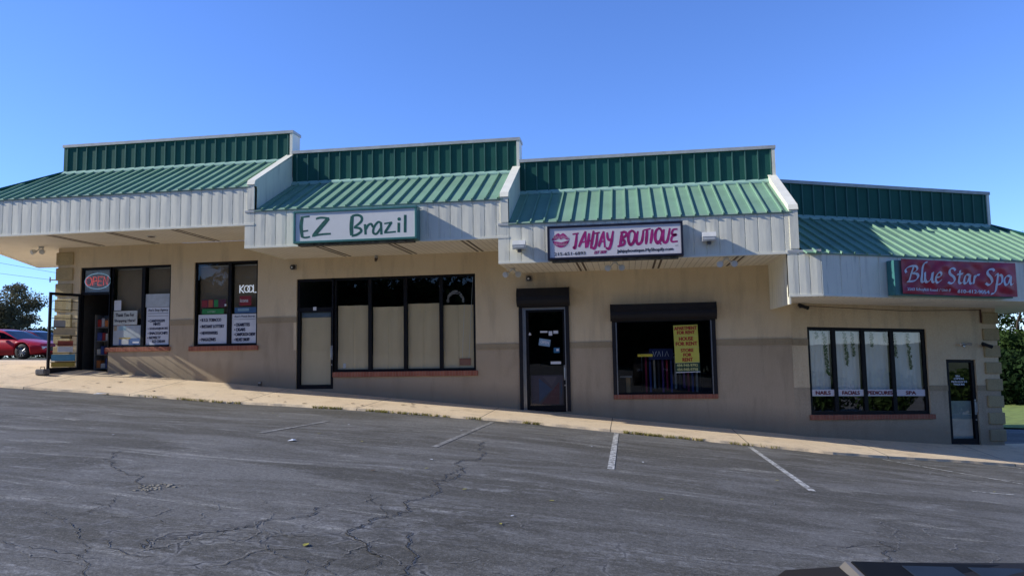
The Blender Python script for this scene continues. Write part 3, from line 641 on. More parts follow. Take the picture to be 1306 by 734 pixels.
P = face_map((62,125),(1205,75),(1205,355),(70,395), -8.155,-5.055,2.87,3.58, 17.33+.0245)
mb = MB()
for pts, wd in (([(125,160),(118,250),(132,352)],26),([(108,162),(195,153)],16),([(138,298),(186,290)],15),([(125,350),(160,358),(206,350)],15),
    ([(256,178),(300,166),(382,172)],17),([(376,172),(300,265),(238,342)],34),([(225,345),(310,328),(402,322)],16),
    ([(602,152),(596,250),(600,340)],30),([(598,152),(650,142),(690,160),(688,205),(625,262)],20),([(620,262),(675,272),(690,300),(650,332),(600,345)],20),
    ([(725,232),(733,332)],22),([(735,285),(755,243),(785,230),(802,262)],18),([(884,222),(850,212),(812,262),(806,315),(838,324),(876,272)],18),([(878,215),(884,333)],22),
    ([(910,228),(985,214)],15),([(978,216),(918,312)],24),([(910,316),(1022,306)],15),([(1050,218),(1049,312)],24),([(1112,142),(1110,314)],25)):
    stroke(mb, pts, P, wd*1.22, taper=.15)
disc(mb, (1053,183), 17, 17, P); t.part('lettering', mb, TEALL)

SF2 = M('pale_sign_face', (.80, .76, .78), .3, var=.04); NAVY = M('black_sign_frame', (.012, .013, .03), .35)
MAG, nt_, p_, v_ = new_mat('magenta_brush'); nt_.links.new(ramp(nt_, noise(nt_, v_, 7, 4), [(.3, (.26,.006,.10)), (.7, (.52,.03,.25))]), p_.inputs['Base Color'])
t = sign_box('shop_sign', -1.81, 1.36, 2.18, 2.995, 17.40, FY-.022, .05, SF2, NAVY, 'pale sign cabinet in a black frame with pink brush lettering and a lip print')
P = face_map((68,108),(1225,55),(1232,312),(72,358), -1.755,1.305,2.235,2.94, 17.40+.0245)
mb = MB()
for pts, wd in (([(272,156),(326,146)],17),([(310,150),(300,235),(290,272),(274,262)],22),([(388,128),(355,200),(326,264)],22),([(386,130),(388,272)],22),([(346,226),(402,212)],16),
    ([(418,145),(412,205),(400,268)],22),([(458,124),(446,200),(432,278)],22),([(402,216),(452,204)],16),([(452,150),(512,138)],17),([(492,144),(480,235),(462,274),(436,262)],22),
    ([(548,128),(522,200),(502,262)],22),([(546,130),(556,266)],22),([(512,222),(560,210)],16),([(577,138),(582,185),(596,202),(618,192)],20),([(630,124),(612,230),(592,276),(564,268)],22),
    ([(708,140),(700,200),(690,252)],24),([(694,140),(735,134),(748,158),(705,192)],20),([(705,192),(728,208),(724,238),(668,258)],20),
    ([(800,118),(772,140),(764,200),(782,242),(812,215),(824,150),(800,118)],22),([(850,125),(838,205),(850,236),(880,218),(892,172),(898,118)],22),
    ([(898,118),(962,104)],18),([(932,108),(926,180),(920,238)],24),([(978,108),(970,175),(960,232)],24),([(1040,96),(1010,125),(1002,185),(1020,226),(1050,200),(1064,135),(1040,96)],23),([(1022,206),(1056,238)],18),
    ([(1080,108),(1072,195),(1088,222),(1112,198),(1132,98)],22),([(1200,106),(1162,112),(1150,150),(1188,153),(1152,172),(1148,212),(1202,210)],18)):
    stroke(mb, pts, P, wd*1.14, taper=.35)
# lip print
up_o = [(85,208),(110,172),(145,148),(165,160),(188,146),(222,172),(248,200)]; up_i = [(85,208),(118,206),(150,192),(168,200),(190,190),(220,202),(248,200)]
lo_i = [(92,214),(120,218),(150,222),(170,226),(195,220),(222,212),(244,206)]; lo_o = [(92,214),(112,246),(140,264),(168,269),(198,262),(226,240),(244,206)]
for a, b in ((up_o, up_i), (lo_i, lo_o)):
    sa, sb = spline(a, 5), spline(b, 5); n = len(sa); vs = [P(q[0], q[1], .002) for q in sa]+[P(q[0], q[1], .002) for q in sb]
    mb.add(vs, [(i, i+1, n+i+1, n+i) for i in range(n-1) if (i % 7) != 3 or True])
t.part('lettering', mb, MAG)
mb = MB()
for k in range(26):
    u = 100+5.4*k; v = 170+random.uniform(-4, 6)
    stroke(mb, [(u, v+random.uniform(-8, 8)), (u+random.uniform(-3, 3), v+24)], lambda a, b, l: P(a, b, l+.0045), 1.6, curve=False)
    stroke(mb, [(u, 232+random.uniform(-6, 6)), (u+random.uniform(-3, 3), 254)], lambda a, b, l: P(a, b, l+.0045), 1.6, curve=False)
t.part('lip_creases', mb, SF2)
mb = MB(); Pt = lambda x, z, l: (x, 17.4245-.002-l, z)
def ptxt(mb, s, P, u0, v0, u1, v1, hpx, bold=0., shear=0., mi=None, P2=None):
    """text along the line (u0,v0)-(u1,v1) of a sign drawing, hpx tall"""
    v, f = text_geo(s); a = v.min(0); b = v.max(0)
    for k, (dx, dz) in enumerate([(0,0)] if not bold else [(-bold,0),(bold,0),(0,bold*.5),(0,-bold*.5)]):
        vs = []
        for q in v:
            t = (q[0]-a[0])/(b[0]-a[0]); h = (q[1]-a[1])/(b[1]-a[1])*hpx
            vs.append(P(u0+(u1-u0)*t+dx+shear*(h-hpx/2), v0+(v1-v0)*t-h+dz, .002+.0004*k))
        mb.add(vs, f, mi)
ptxt(mb, '215-651-6893', P, 110,340,385,328, 27, .8); ptxt(mb, 'Jahjayboutique.MyShopify.com', P, 664,318,1160,294, 34, 1.6)
ptxt(mb, 'LLC', P, 1178,252,1206,250, 12)
t.part('small_lettering', mb, INK)
mb = MB(); ptxt(mb, 'EST 2020', P, 466,322,570,314, 24, 2.2, .25); t.part('date_lettering', mb, MAG)

BAN, nt_, p_, v_ = new_mat('red_vinyl_banner')
nt_.links.new(ramp(nt_, noise(nt_, v_, 2.2, 5, .6, (1,1,.6)), [(.3,(.34,.016,.04)),(.7,(.56,.03,.075))]), p_.inputs['Base Color']); p_.inputs['Roughness'].default_value = .32
F4 = lambda s_, y, z: T4(s_-.578, y-2.29, z-.015)
t = Thing('banner_sign', 'wrinkled red vinyl banner with white calligraphy tied over a green cabinet at the right end', 'sign', F4(3.6,-.15,1.26))
mb = MB(F4); mb.box(1.655, 4.80, -.27, -.025, 1.215, 2.015); t.part('cabinet', mb, TEAL)
nx, nz = 72, 22; mb = MB(F4); bz0, bz1, bx0, bx1 = 1.245, 2.045, 1.81, 4.885
def wr(p, q):
    e = min(1, 6*min(q, 1-q, p*2.5, (1-p)*2.5)+.1)
    return e*(.014*math.sin(11*p+7*q+2*math.sin(5*q))+.010*math.sin(26*p-9*q)+.011*abs(math.sin(15*p+4.5*math.sin(3*p)-5*q))+.006*math.sin(40*p+13*q))
def BP(p, q, l=0): return (bx0+p*(bx1-bx0), -.315-wr(p, q)-l, bz0+q*(bz1-bz0)-.01*math.sin(p*3))
mb.add([BP(i/nx, j/nz) for i in range(nx+1) for j in range(nz+1)], [(i*(nz+1)+j, (i+1)*(nz+1)+j, (i+1)*(nz+1)+j+1, i*(nz+1)+j+1) for i in range(nx) for j in range(nz)])
bo = t.part('banner', mb, BAN, smooth=True)
Q = face_map((150,85),(1220,112),(1240,425),(165,412), 0,1,0,1, 0)
def P(u, v, l): a = Q(u, v, 0); return F4(*BP(a[0], a[2], .008+l*.5))
mb = MB(); nb = math.radians(42)
for pts in ([(262,158),(248,215),(226,292)],[(196,215),(190,188),(225,158),(285,152),(302,180),(268,214),(240,218)],[(250,218),(300,224),(306,258),(272,290),(206,298)],
    [(396,112),(364,126),(346,205),(336,282),(350,300),(366,290)],[(372,206),(366,275),(386,300),(420,268),(440,206)],[(440,206),(430,282),(446,300),(460,290)],
    [(470,256),(510,245),(520,216),(494,206),(472,240),(470,282),(492,302),(528,274)],[(657,185),(640,166),(606,174),(606,214),(642,250),(646,284),(610,308),(580,296)],
    [(702,184),(690,280),(706,305),(724,294)],[(670,222),(728,214)],[(796,226),(766,220),(742,264),(746,304),(776,286),(800,226)],[(800,226),(796,290),(806,306),(822,296)],
    [(842,226),(830,306)],[(836,262),(860,226),(888,222)],[(1016,186),(1000,170),(962,178),(956,214),(990,255),(1000,290),(970,316),(938,300)],
    [(1022,228),(1050,216),(1042,300),(1030,370),(1010,394),(988,398)],[(1046,240),(1076,222),(1096,246),(1080,298),(1050,312)],
    [(1166,236),(1136,230),(1110,274),(1116,316),(1146,296),(1170,236)],[(1170,236),(1166,300),(1176,314),(1194,302)]): stroke(mb, pts, P, 21, nib=nb)
ptxt(mb, '3563 Schuylkill Road / Unit 8', P, 205,388,608,392, 34, 1.0); ptxt(mb, '610-412-9054', P, 674,394,975,398, 32, 2.2)
t.part('lettering', mb, M('banner_white', (.78,.80,.86), .4, var=.04))

# ------------------------------------------------------------------ posters, papers and things in the windows
def on_glass(x0, x1, z0, z1, m, name, label, cat, y=D+.06, xf=None, group=None, texts=(), ink=INK, slabs=(), tilt=0.):
    cx, cz = (x0+x1)/2, (z0+z1)/2
    def R(x, z, l=0.):
        a = x-cx; b = z-cz; p = (cx+a*math.cos(tilt)-b*math.sin(tilt), y-l, cz+a*math.sin(tilt)+b*math.cos(tilt)); return xf(*p) if xf else p
    loc = R(cx, z0); t = Thing(name, label, cat, loc, group)
    mb = MB(); mb.add([R(x0,z0),R(x1,z0),R(x1,z1),R(x0,z1)], [(0,1,2,3)]); t.part('sheet', mb, m)
    for (a,b,c,d,mm) in slabs:
        m2 = MB(); m2.add([R(a,c,.003),R(b,c,.003),R(b,d,.003),R(a,d,.003)], [(0,1,2,3)]); t.part('colour_block', m2, mm)
    if texts:
        m3 = MB(); 
        for tx in texts: text(m3, tx[0], lambda a, b, l: R(a, b, .005+l), *tx[1:5], bold=tx[5] if len(tx) > 5 else .004)
        t.part('lettering', m3, ink)
    return t
BLUEI = M('blue_black_ink', (.01,.014,.05), .5)
yg = D+.08   # just in front of the pane
on_glass(-14.12,-13.36,.40,1.52, PAPER, 'poster', 'white bulleted poster for candy and snacks in the right pane beside the open door', 'poster', yg, texts=[("Ann's Stop Agency",-14.06,-13.42,1.38,1.48,.002),('• CANDY/GUM',-14.06,-13.52,1.08,1.155,.006),('MINTS',-13.88,-13.66,.985,1.06,.006),('• SODAS/JUICES',-14.06,-13.42,.845,.92,.006),('• SNACKS/CHIPS',-14.06,-13.42,.715,.79,.006),('• NOVELTY',-14.06,-13.64,.585,.66,.006),('ICE CREAM',-13.90,-13.50,.475,.55,.006)], ink=BLUEI,
         slabs=[(-14.07,-13.41,1.335,1.345,INK),(-14.07,-13.41,1.26,1.268,INK)])
on_glass(-14.16,-13.36,1.53,1.92, M('pale_blue_backing', (.50,.56,.60), .6), 'poster_backing', 'plain pale blue sheet above the candy poster', 'sheet', yg+.004)
on_glass(-15.20,-14.42,1.02,1.44, M('cream_card', (.58,.62,.58), .6), 'thank_you_sign', 'pale card thanking shoppers in the pane nearest the open door', 'sign', yg, texts=[('Thank You For',-15.13,-14.52,1.27,1.37,.004),('Shopping Here!',-15.16,-14.48,1.09,1.19,.004)])
on_glass(-15.20,-14.29,.42,1.0, M('grey_blue_sheet', (.44,.50,.54), .6), 'notice_sheet', 'large plain grey sheet low in the pane below the thank you card', 'sheet', yg+.004,
         slabs=[(-15.02,-14.78,.86,.98,M('pale_cyan',(.30,.47,.56),.6)),(-15.18,-15.08,.85,1.0,M('tan_note',(.42,.33,.22),.6))])
on_glass(-15.19,-14.96,1.46,1.76, PAPER, 'small_notice', 'small white notice above the thank you card', 'notice', yg+.002)
on_glass(-15.0,-14.32,.42,.62, M('blue_flyer',(.10,.19,.40),.6), 'flyer', 'blue and yellow flyers along the bottom of the pane by the open door', 'flyer', yg, slabs=[(-14.93,-14.68,.44,.6,M('white_flyer',(.6,.62,.62),.6)),(-15.0,-14.62,.60,.64,M('yellow_strip',(.5,.38,.08),.6)),(-14.55,-14.34,.47,.52,PAPER)])
pw = [("• R.Y.O. TOBACCO",-12.38,-11.72,1.06,1.15),("• INSTANT LOTTERY",-12.38,-11.62,.87,.96),("• NEWSPAPERS",-12.38,-11.82,.68,.77),("• MAGAZINES",-12.38,-11.88,.49,.58)]
on_glass(-12.44,-11.54,.41,1.26, PAPER, 'poster', 'white bulleted tobacco and lottery poster in the left pane of the two-pane window', 'poster', yg, texts=[(*a,.007) for a in pw], ink=BLUEI)
pw = [("Ann's Food Stores",-11.30,-10.66,1.16,1.22,.002),("• CIGARETTES",-11.30,-10.82,.90,.99,.007),("• CIGARS",-11.30,-10.96,.76,.85,.007),("• CAN/POUCH CHEW",-11.30,-10.65,.62,.71,.007),("• VELVET SNUFF",-11.30,-10.82,.47,.56,.007)]
on_glass(-11.38,-10.62,.41,1.26, PAPER, 'poster', 'white bulleted cigarette and cigar poster in the right pane of the two-pane window', 'poster', yg, texts=pw, ink=BLUEI, slabs=[(-11.33,-10.64,1.10,1.108,INK)])
GRN = M('green_card',(.02,.24,.06),.5); REDC = M('red_card',(.26,.02,.025),.5); ORG = M('orange_card',(.42,.10,.04),.5); PLUM = M('plum_card',(.10,.015,.04),.5)
on_glass(-12.33,-11.64,1.28,1.43, GRN, 'window_sticker', 'green strip sticker over the tobacco poster', 'sticker', yg, texts=[('LOTTERY',-12.15,-11.9,1.32,1.37,.002)], ink=M('pale_green_ink',(.4,.6,.4),.5))
on_glass(-12.35,-11.58,1.47,1.70, PLUM, 'window_sticker', 'row of red orange and green brand stickers above the green strip', 'sticker', yg, slabs=[(-12.13,-11.99,1.48,1.69,ORG),(-11.95,-11.82,1.48,1.69,GRN),(-12.34,-12.16,1.49,1.68,REDC),(-11.62,-11.56,1.5,1.56,PAPER)])
on_glass(-11.15,-10.78,1.50,1.78, REDC, 'window_sticker', 'dark red sticker below the white lettering in the two-pane window', 'sticker', yg, texts=[('icons',-11.13,-10.88,1.60,1.70,.003)], ink=PAPER)
on_glass(-11.30,-10.62,1.28,1.45, M('blue_strip',(.05,.13,.28),.5), 'window_sticker', 'blue strip sticker over the cigarette poster', 'sticker', yg, slabs=[(-11.2,-10.85,1.34,1.42,M('sky_strip',(.22,.40,.52),.5))])
NEON = M('white_neon', (.8,.85,.9), .4, emit=(.8,.9,1,.35))
mb = MB(); kp = lambda u, v, l: (u, yg-.01-l, v)
for pts in ([(-11.14,1.87),(-11.14,2.10)],[(-11.02,2.10),(-11.13,1.985)],[(-11.13,1.985),(-11.01,1.87)],[(-10.72,2.10),(-10.72,1.88),(-10.62,1.88)]): stroke(mb, pts, kp, .035, taper=0, curve=False)
for cx in (-10.92, -10.81): stroke(mb, [(cx+.085*math.cos(a), 1.985+.095*math.sin(a)) for a in np.linspace(0, 2*math.pi, 17)], kp, .03, taper=0, curve=False)
single('window_lettering', mb, NEON, 'white block lettering with interlocked rings in the right pane of the two-pane window', 'lettering', (-10.9, yg, 1.87))
# neon OPEN sign in the transom
NR = M('red_neon',(.5,.02,.02),.4,emit=(1,.14,.14,.55)); NB = M('blue_neon',(.2,.4,.6),.4,emit=(.35,.7,1,.4))
t = Thing('neon_sign', 'lit red neon open sign ringed in blue in the transom over the open door', 'sign', (-15.75, yg-.02, 2.2))
mb = MB(); Pn = lambda u, v: (u, yg-.03, v)
cx, cz = -15.74, 2.36
for ch in ([[(-.30+.10*math.cos(a), .10*math.sin(a)*1.25) for a in np.linspace(0, 2*math.pi, 17)]], [[(-.17,-.13),(-.15,.13)],[(-.15,.13),(-.04,.11),(-.04,.01),(-.16,-.01)]], [[(.16,.13),(.02,.13),(.01,0),(.12,0)],[(.01,0),(0,-.13),(.14,-.13)]], [[(.19,-.13),(.21,.13),(.32,-.13),(.34,.14)]]):
    for s_ in ch: mb.tube([Pn(cx+a, cz+b) for a, b in s_], .0075, 6)
t.part('lettering', mb, NR)
mb = MB(); mb.tube([Pn(cx+.43*math.cos(a), cz+.235*math.sin(a)) for a in np.linspace(0, 2*math.pi, 41)], .007, 6); t.part('ring', mb, NB)
mb = MB(); mb.box(-16.2,-15.36,yg+.02,yg+.03,2.03,2.70); t.part('backing_sheet', mb, M('transom_backing',(.40,.47,.55),.6))
# stickers on the open door
def door_sheet(u0, u1, z0, z1, m, label):
    mb = MB(TD); mb.quad((u0,.004+.001*(z0 % .01),z0),(u1,.004,z0),(u1,.004,z1),(u0,.004,z1)); single('door_sticker', mb, m, label, 'sticker', TD((u0+u1)/2, 0, z0))
CREAM = M('cream_sheet',(.55,.46,.30),.6)
door_sheet(.12,.83,zb+.19,zb+.32, M('yellow_sticker',(.5,.36,.07),.5), 'yellow and red strip sticker lowest on the open door')
door_sheet(.12,.83,zb+.36,zb+.55, M('sky_blue_sticker',(.12,.36,.55),.5), 'light blue strip sticker near the foot of the open door')
door_sheet(.2,.66,zb+.62,zb+.78, PAPER, 'white sticker above the light blue strip on the open door')
door_sheet(.2,.66,zb+.80,zb+.95, M('red_sticker',(.42,.10,.07),.5), 'red sticker just below the bar handle of the open door')
door_sheet(.14,.80,zb+1.12,zb+1.30, CREAM, 'cream sticker just above the handle of the open door')
door_sheet(.45,.80,zb+1.33,zb+1.55, M('grey_sticker',(.40,.40,.40),.5), 'grey notice in the upper half of the open door')
# weight that props the door
t = Thing('door_stop', 'small grey weight propping the open shop door', 'door stop', (-16.52,18.92,G(-16.52,18.92)+.05)); mb = MB(); z = t.loc[2]; mb.rbox(-16.66,-16.36,18.80,19.05,z,z+.17,.03); t.part('block', mb, M('grey_stone',(.13,.13,.13),.9,var=.4,scale=15)); mb = MB(); mb.tube([(-16.57,18.92,z+.16),(-16.57,18.92,z+.23),(-16.45,18.92,z+.23),(-16.45,18.92,z+.16)],.012,6); t.part('handle', mb, RUBBER)
# goods seen through the open doorway
def shelf(x, y, z0, label, cols, wd=.9, n=4):
    t = Thing('store_shelf', label, 'shelf', (x, y, z0)); mb = MB()
    for k in range(n): mb.box(x-wd/2, x+wd/2, y-.18, y+.18, z0+.12+.42*k, z0+.15+.42*k)
    mb.box(x-wd/2-.03, x-wd/2, y-.2, y+.2, z0, z0+.42*n+.1); mb.box(x+wd/2, x+wd/2+.03, y-.2, y+.2, z0, z0+.42*n+.1); mb.box(x-wd/2, x+wd/2, y+.18, y+.2, z0, z0+.42*n+.1)
    t.part('rack', mb, M('shelf_metal',(.25,.25,.24),.5))
    for k in range(n):
        u = x-wd/2+.02; j = 0
        while u < x+wd/2-.1:
            ww = random.uniform(.08,.16); m2 = MB(); m2.rbox(u, u+ww, y-.15, y+.05, z0+.152+.42*k, z0+.152+.42*k+random.uniform(.14,.3), .006); t.part('goods', m2, cols[(j+k) % len(cols)]); u += ww+.015; j += 1
shelf(-15.55, 20.75, Z1, 'goods shelf seen through the open doorway', [M('goods_a',(.8,.26,.07),.5),M('goods_b',(.85,.8,.65),.5),M('goods_c',(.08,.12,.35),.5),M('goods_d',(.5,.05,.04),.5),M('goods_e',(.7,.7,.68),.5)], 1.2)

# tan sheets on rollers, added to give the upper panes a brownish reflected tone
REFL_TONE = M('tan_reflection_tone', (.30,.235,.165), .8, var=.12, scale=2, sc=(1,1,.3))
for x0, x1, z0, lb in ((-15.20,-14.29,1.2,'added tan sheet behind the pane nearest the open door'),(-14.16,-13.37,1.5,'added tan sheet behind the pane with the candy poster'),(-12.48,-11.50,1.3,'added tan sheet behind the pane with the tobacco poster'),(-11.39,-10.62,1.3,'added tan sheet behind the pane with the white block lettering')):
    t = Thing('added_pane_sheet', lb, 'added sheet', ((x0+x1)/2, D+.22, z0)); mb = MB(); mb.quad((x0,D+.22,z0),(x1,D+.22,z0),(x1,D+.22,2.70),(x0,D+.22,2.70)); t.part('toned_sheet', mb, REFL_TONE); mb = MB(); mb.tube([(x0,D+.22,2.71),(x1,D+.22,2.71)],.03,8); t.part('roller', mb, ALU)
# brown paper inside unit 2
for k, (x0, x1, zt_) in enumerate(((-8.14,-7.19,1.415),(-7.10,-6.16,1.355),(-6.07,-5.14,1.42),(-5.05,-4.16,1.355))):
    mb = MB(); n = 24
    vs = []
    for i in range(n+1):
        for zz_ in (-.40, .5, zt_): vs.append((x0+(x1-x0)*i/n, D+.13+.006*math.sin(i*.9+k)+(.012 if i == n//2 else 0), zz_+(.003*math.sin(i*.5+k*2) if zz_ == zt_ else 0)))
    mb.add(vs, [(3*i+j, 3*i+3+j, 3*i+4+j, 3*i+1+j) for i in range(n) for j in (0, 1)])
    single('window_paper', mb, KRAFT, ['brown paper covering the first pane right of the papered door', 'brown paper covering the second pane from the papered door', 'tallest brown paper, in the third pane from the papered door', 'brown paper in the pane farthest from the papered door, with a red sign in front'][k], 'paper', ((x0+x1)/2, D+.13, -.40), 'brown paper sheets in the wide window')
mb = MB(); mb.quad((-9.24,D+.13,-.81),(-8.34,D+.13,-.81),(-8.34,D+.128,1.10),(-9.24,D+.128,1.10)); single('window_paper', mb, KRAFT, 'brown paper covering the glass of the closed door left of the wide window', 'paper', (-8.79,D+.13,-.81))
on_glass(-9.24,-8.34,1.105,1.25, M('blue_grey_film',(.16,.22,.27),.5), 'window_overlay', 'narrow blue-grey strip across the top of the papered door glass', 'film', D+.12)
t = Thing('hanging_sign', 'small reddish sign hanging on two cords in the last papered pane', 'sign', (-4.45,D+.11,-.33)); mb = MB(); mb.rbox(-4.60,-4.28,D+.105,D+.112,-.32,-.13,.003); t.part('sign_board', mb, M('faded_red',(.34,.15,.10),.6)); mb = MB(); mb.tube([(-4.52,D+.108,-.13),(-4.44,D+.108,1.36)],.005,4); mb.tube([(-4.33,D+.108,-.13),(-4.20,D+.108,2.1)],.005,4); t.part('cord', mb, PAPER)
mb = MB()
for k in range(46):
    a = math.pi*(.08+.84*k/45); x = -4.70+.24*math.cos(a)+random.uniform(-.03,.03); z = 1.36+.36*math.sin(a)+random.uniform(-.03,.03); r = random.uniform(.015,.03)
    mb.rbox(x-r,x+r,D+.12,D+.135,z-r,z+r,.006)
single('garland', mb, M('pale_garland',(.34,.34,.36),.7), 'pale arched garland above the paper in the last pane', 'garland', (-4.7,D+.12,1.36))
mb = MB(); mb.rbox(-7.98,-7.90,D+.105,D+.118,-.36,-.22,.004); single('small_device', mb, PAPER, 'tiny white sensor at the foot of the first papered pane', 'sensor', (-7.94,D+.11,-.36))
on_glass(-8.86,-8.76,1.30,1.40, PAPER, 'number_plate', 'tiny white tag on the bar above the papered door', 'tag', D+.035)

# unit 3: door stickers, window poster and interior odds and ends
YEL = M('yellow_poster',(.62,.60,.10),.55,var=.05); DGR = M('dark_green_panel',(.02,.06,.035),.5); REDI = M('red_ink',(.40,.045,.02),.5)
t = on_glass(1.235,1.865,-.59,.66, PAPER, 'poster', 'yellow and green for rent poster in the boutique window', 'poster', yg, tilt=math.radians(1.2),
   slabs=[(1.235,1.865,-.33,.66,YEL),(1.235,1.865,-.57,-.335,DGR)], texts=[('APARTMENT',1.26,1.84,.53,.62,.008),('FOR RENT',1.33,1.78,.42,.505,.008),('HOUSE',1.37,1.73,.25,.345,.008),('FOR RENT',1.28,1.83,.12,.215,.008),('STORE',1.40,1.72,-.05,.035,.008),('FOR',1.46,1.66,-.17,-.085,.008),('RENT',1.43,1.69,-.30,-.205,.008)], ink=REDI)
mb = MB(); 
for s_, z in (('484-948-9792',-.435),('484-948-9798',-.545)): text(mb, s_, lambda a, b, l: (a, yg-.008-l, b), 1.28,1.82,z,z+.07,bold=.004)
for x0,x1,z0,z1 in ((1.235,1.865,.365,.372),(1.24,1.87,.065,.072)): mb.quad((x0,yg-.006,z0),(x1,yg-.006,z0),(x1,yg-.006,z1),(x0,yg-.006,z1))
t.part('phone_numbers', mb, M('pale_yellow_ink',(.55,.58,.25),.5))
on_glass(.27,.66,-.16,-.09, M('yellow_bar',(.5,.42,.03),.5), 'yellow_strip', 'short yellow strip stuck across the boutique glass', 'strip', yg)
t = Thing('hanging_sign', 'dark blue panel with reversed white lettering behind the boutique window', 'sign', (.9, D+.5, -.2)); mb = MB(); mb.box(.58,1.22,D+.5,D+.51,-.25,.05); t.part('sheet', mb, M('deep_blue',(.01,.02,.10),.5)); mb = MB()
for pts in ([(.68,-.02),(.72,-.16),(.78,-.02)],[(.80,-.16),(.85,-.02),(.89,-.16)],[(.94,-.02),(.94,-.16)],[(1.0,-.16),(1.06,-.02),(1.1,-.16)]): stroke(mb, pts, lambda u, v, l: (u, D+.495-l, v), .016, curve=False)
t.part('lettering', mb, PAPER)
wood = M('tan_wood',(.42,.26,.11),.6)
t = Thing('display_pedestal', 'tan wooden pedestal at the left inside the boutique window', 'pedestal', (.0,D+.6,-1.62)); mb = MB(); mb.rbox(-.06,.06,D+.5,D+.62,-1.6,-.72,.01); t.part('column', mb, wood); mb = MB(); mb.rbox(-.22,.1,D+.42,D+.7,-.72,-.68,.008); t.part('top', mb, M('pale_top',(.35,.33,.3),.6))
t = Thing('clothes_rack', 'dark clothes rail hung with garments inside the boutique', 'clothes rack', (1.2,D+1.4,-1.62)); mb = MB(); mb.tube([(.4,D+1.4,-1.6),(.4,D+1.4,-.1),(2.0,D+1.4,-.1),(2.0,D+1.4,-1.6)],.02,8); t.part('rail', mb, ALU)
for k in range(13):
    x = .48+.115*k; mb = MB(); mb.prism([(D+1.2,-.3),(D+1.4,-.16),(D+1.6,-.3),(D+1.63,-.95-.2*random.random()),(D+1.17,-1.0-.2*random.random())],'x',x,x+.05); t.part('garment', mb, M('cloth_%s' % ['a','b','c','d','e'][k%5], [(.6,.06,.12),(.10,.14,.45),(.7,.65,.55),(.08,.08,.09),(.3,.12,.38)][k%5], .9))
# door stickers of unit 3
on_glass(-2.37,-2.06,.17,.36, M('blue_open_card',(.26,.42,.60),.5), 'open_card', 'tilted light blue card in the middle of the boutique door', 'card', yg-.03, tilt=math.radians(-9), texts=[('OPEN',-2.33,-2.10,.23,.31,.004)], ink=PAPER)
on_glass(-1.97,-1.81,-.02,.12, M('blue_card_sticker',(.03,.16,.34),.5), 'door_sticker', 'square blue sticker right of the open card on the boutique door', 'sticker', yg-.03, slabs=[(-1.90,-1.83,.03,.09,PAPER)])
for x0,x1,z0,z1,lb in ((-2.33,-2.13,.53,.58,'white strip sticker high on the boutique door'),(-2.10,-2.0,.45,.57,'narrow upright white sticker high on the boutique door'),(-1.97,-1.84,.50,.58,'small white sticker nearest the right edge high on the boutique door')): on_glass(x0,x1,z0,z1,PAPER,'door_sticker',lb,'sticker',yg-.03)
mb = MB(); mb.add([(-2.66,yg-.03,.47),(-2.57,yg-.03,.47),(-2.615,yg-.03,.55)],[(0,1,2)]); single('door_sticker', mb, PAPER, 'white triangle sticker at the left of the boutique door', 'sticker', (-2.62,yg-.03,.47))
on_glass(-2.06,-1.78,-.32,-.25, PAPER, 'door_sticker', 'white strip sticker by the handle of the boutique door', 'sticker', yg-.03)
t = Thing('floor_display', 'geometric blue and red panel low behind the boutique door glass', 'panel', (-2.18,D+.14,-1.42)); mb = MB(); mb.box(-2.62,-1.74,D+.13,D+.14,-1.42,-.62); t.part('panel', mb, M('plum_grey',(.055,.04,.075),.5))
for tri, c in (([(-2.4,-1.35),(-2.05,-1.0),(-2.4,-.7)],(.02,.055,.15)),([(-2.35,-1.4),(-1.85,-.8),(-1.85,-1.4)],(.10,.012,.03)),([(-1.82,-1.3),(-1.76,-1.0),(-1.8,-.7)],(.02,.06,.13)),([(-2.3,-.66),(-1.9,-.66),(-2.05,-.92)],(.09,.07,.10))):
    mb = MB(); mb.add([(a,D+.127,b) for a,b in tri],[(0,1,2)]); t.part('facet', mb, M('facet',c,.5))

# unit 4: curtains, vines, lettering strips
CUR = M('pale_curtain',(.86,.90,.90),.7,var=.10,scale=2.2,sc=(1,1,.35),bmp=.4,bscale=5)
VINE = leafm('vine_leaf',(.01,.06,.025),(.03,.14,.05),.2)
px = [(.54,1.185),(1.295,2.045),(2.155,2.91),(3.02,3.89)]; nm = ['NAILS','FACIALS','PEDICURES','SPA']
pos = ['first','second','third','fourth']
for k, (a, b) in enumerate(px):
    mb = MB(T4); n = 20; vs = []
    for i in range(n+1):
        for z in (-1.16,-.3,.46): vs.append((a+.02+(b-a-.04)*i/n, .16+.012*math.sin(i*1.7+k), z))
    mb.add(vs, [(3*i+j,3*i+3+j,3*i+4+j,3*i+1+j) for i in range(n) for j in (0,1)])
    single('window_curtain', mb, CUR, 'pale blue curtain in the %s pane from the left of the spa window' % pos[k], 'curtain', T4((a+b)/2,.16,-1.16), 'pale curtains in the spa window', smooth=True)
    mid = (a+b)/2; hw = [.21,.25,.37,.15][k]
    on_glass(a-.0, b+.0, -1.225, -1.055, M('strip_white',(.68,.66,.72),.5,var=.03), 'lettering_strip', 'white strip reading %s across the spa window' % nm[k].lower(), 'sign strip', .065, T4, texts=[(nm[k],mid-hw,mid+hw,-1.185,-1.095,.009)], ink=M('maroon_ink',(.16,.008,.03),.5), group='lettered strips across the spa window')
vines = [(.80,.42,.15),(1.02,.42,1.1),(1.62,.42,.85),(1.84,.42,.6),(2.42,.42,.35),(2.82,.42,.2),(3.10,.42,.62),(3.52,.42,.95)]
vl = ['short vine at the left of the first spa pane','long thick vine in the first spa pane','long vine in the middle of the second spa pane','shorter vine right of the middle of the second spa pane','short vine in the middle of the third spa pane','very short vine at the right of the third spa pane','vine along the left edge of the fourth spa pane','long vine in the middle of the fourth spa pane']
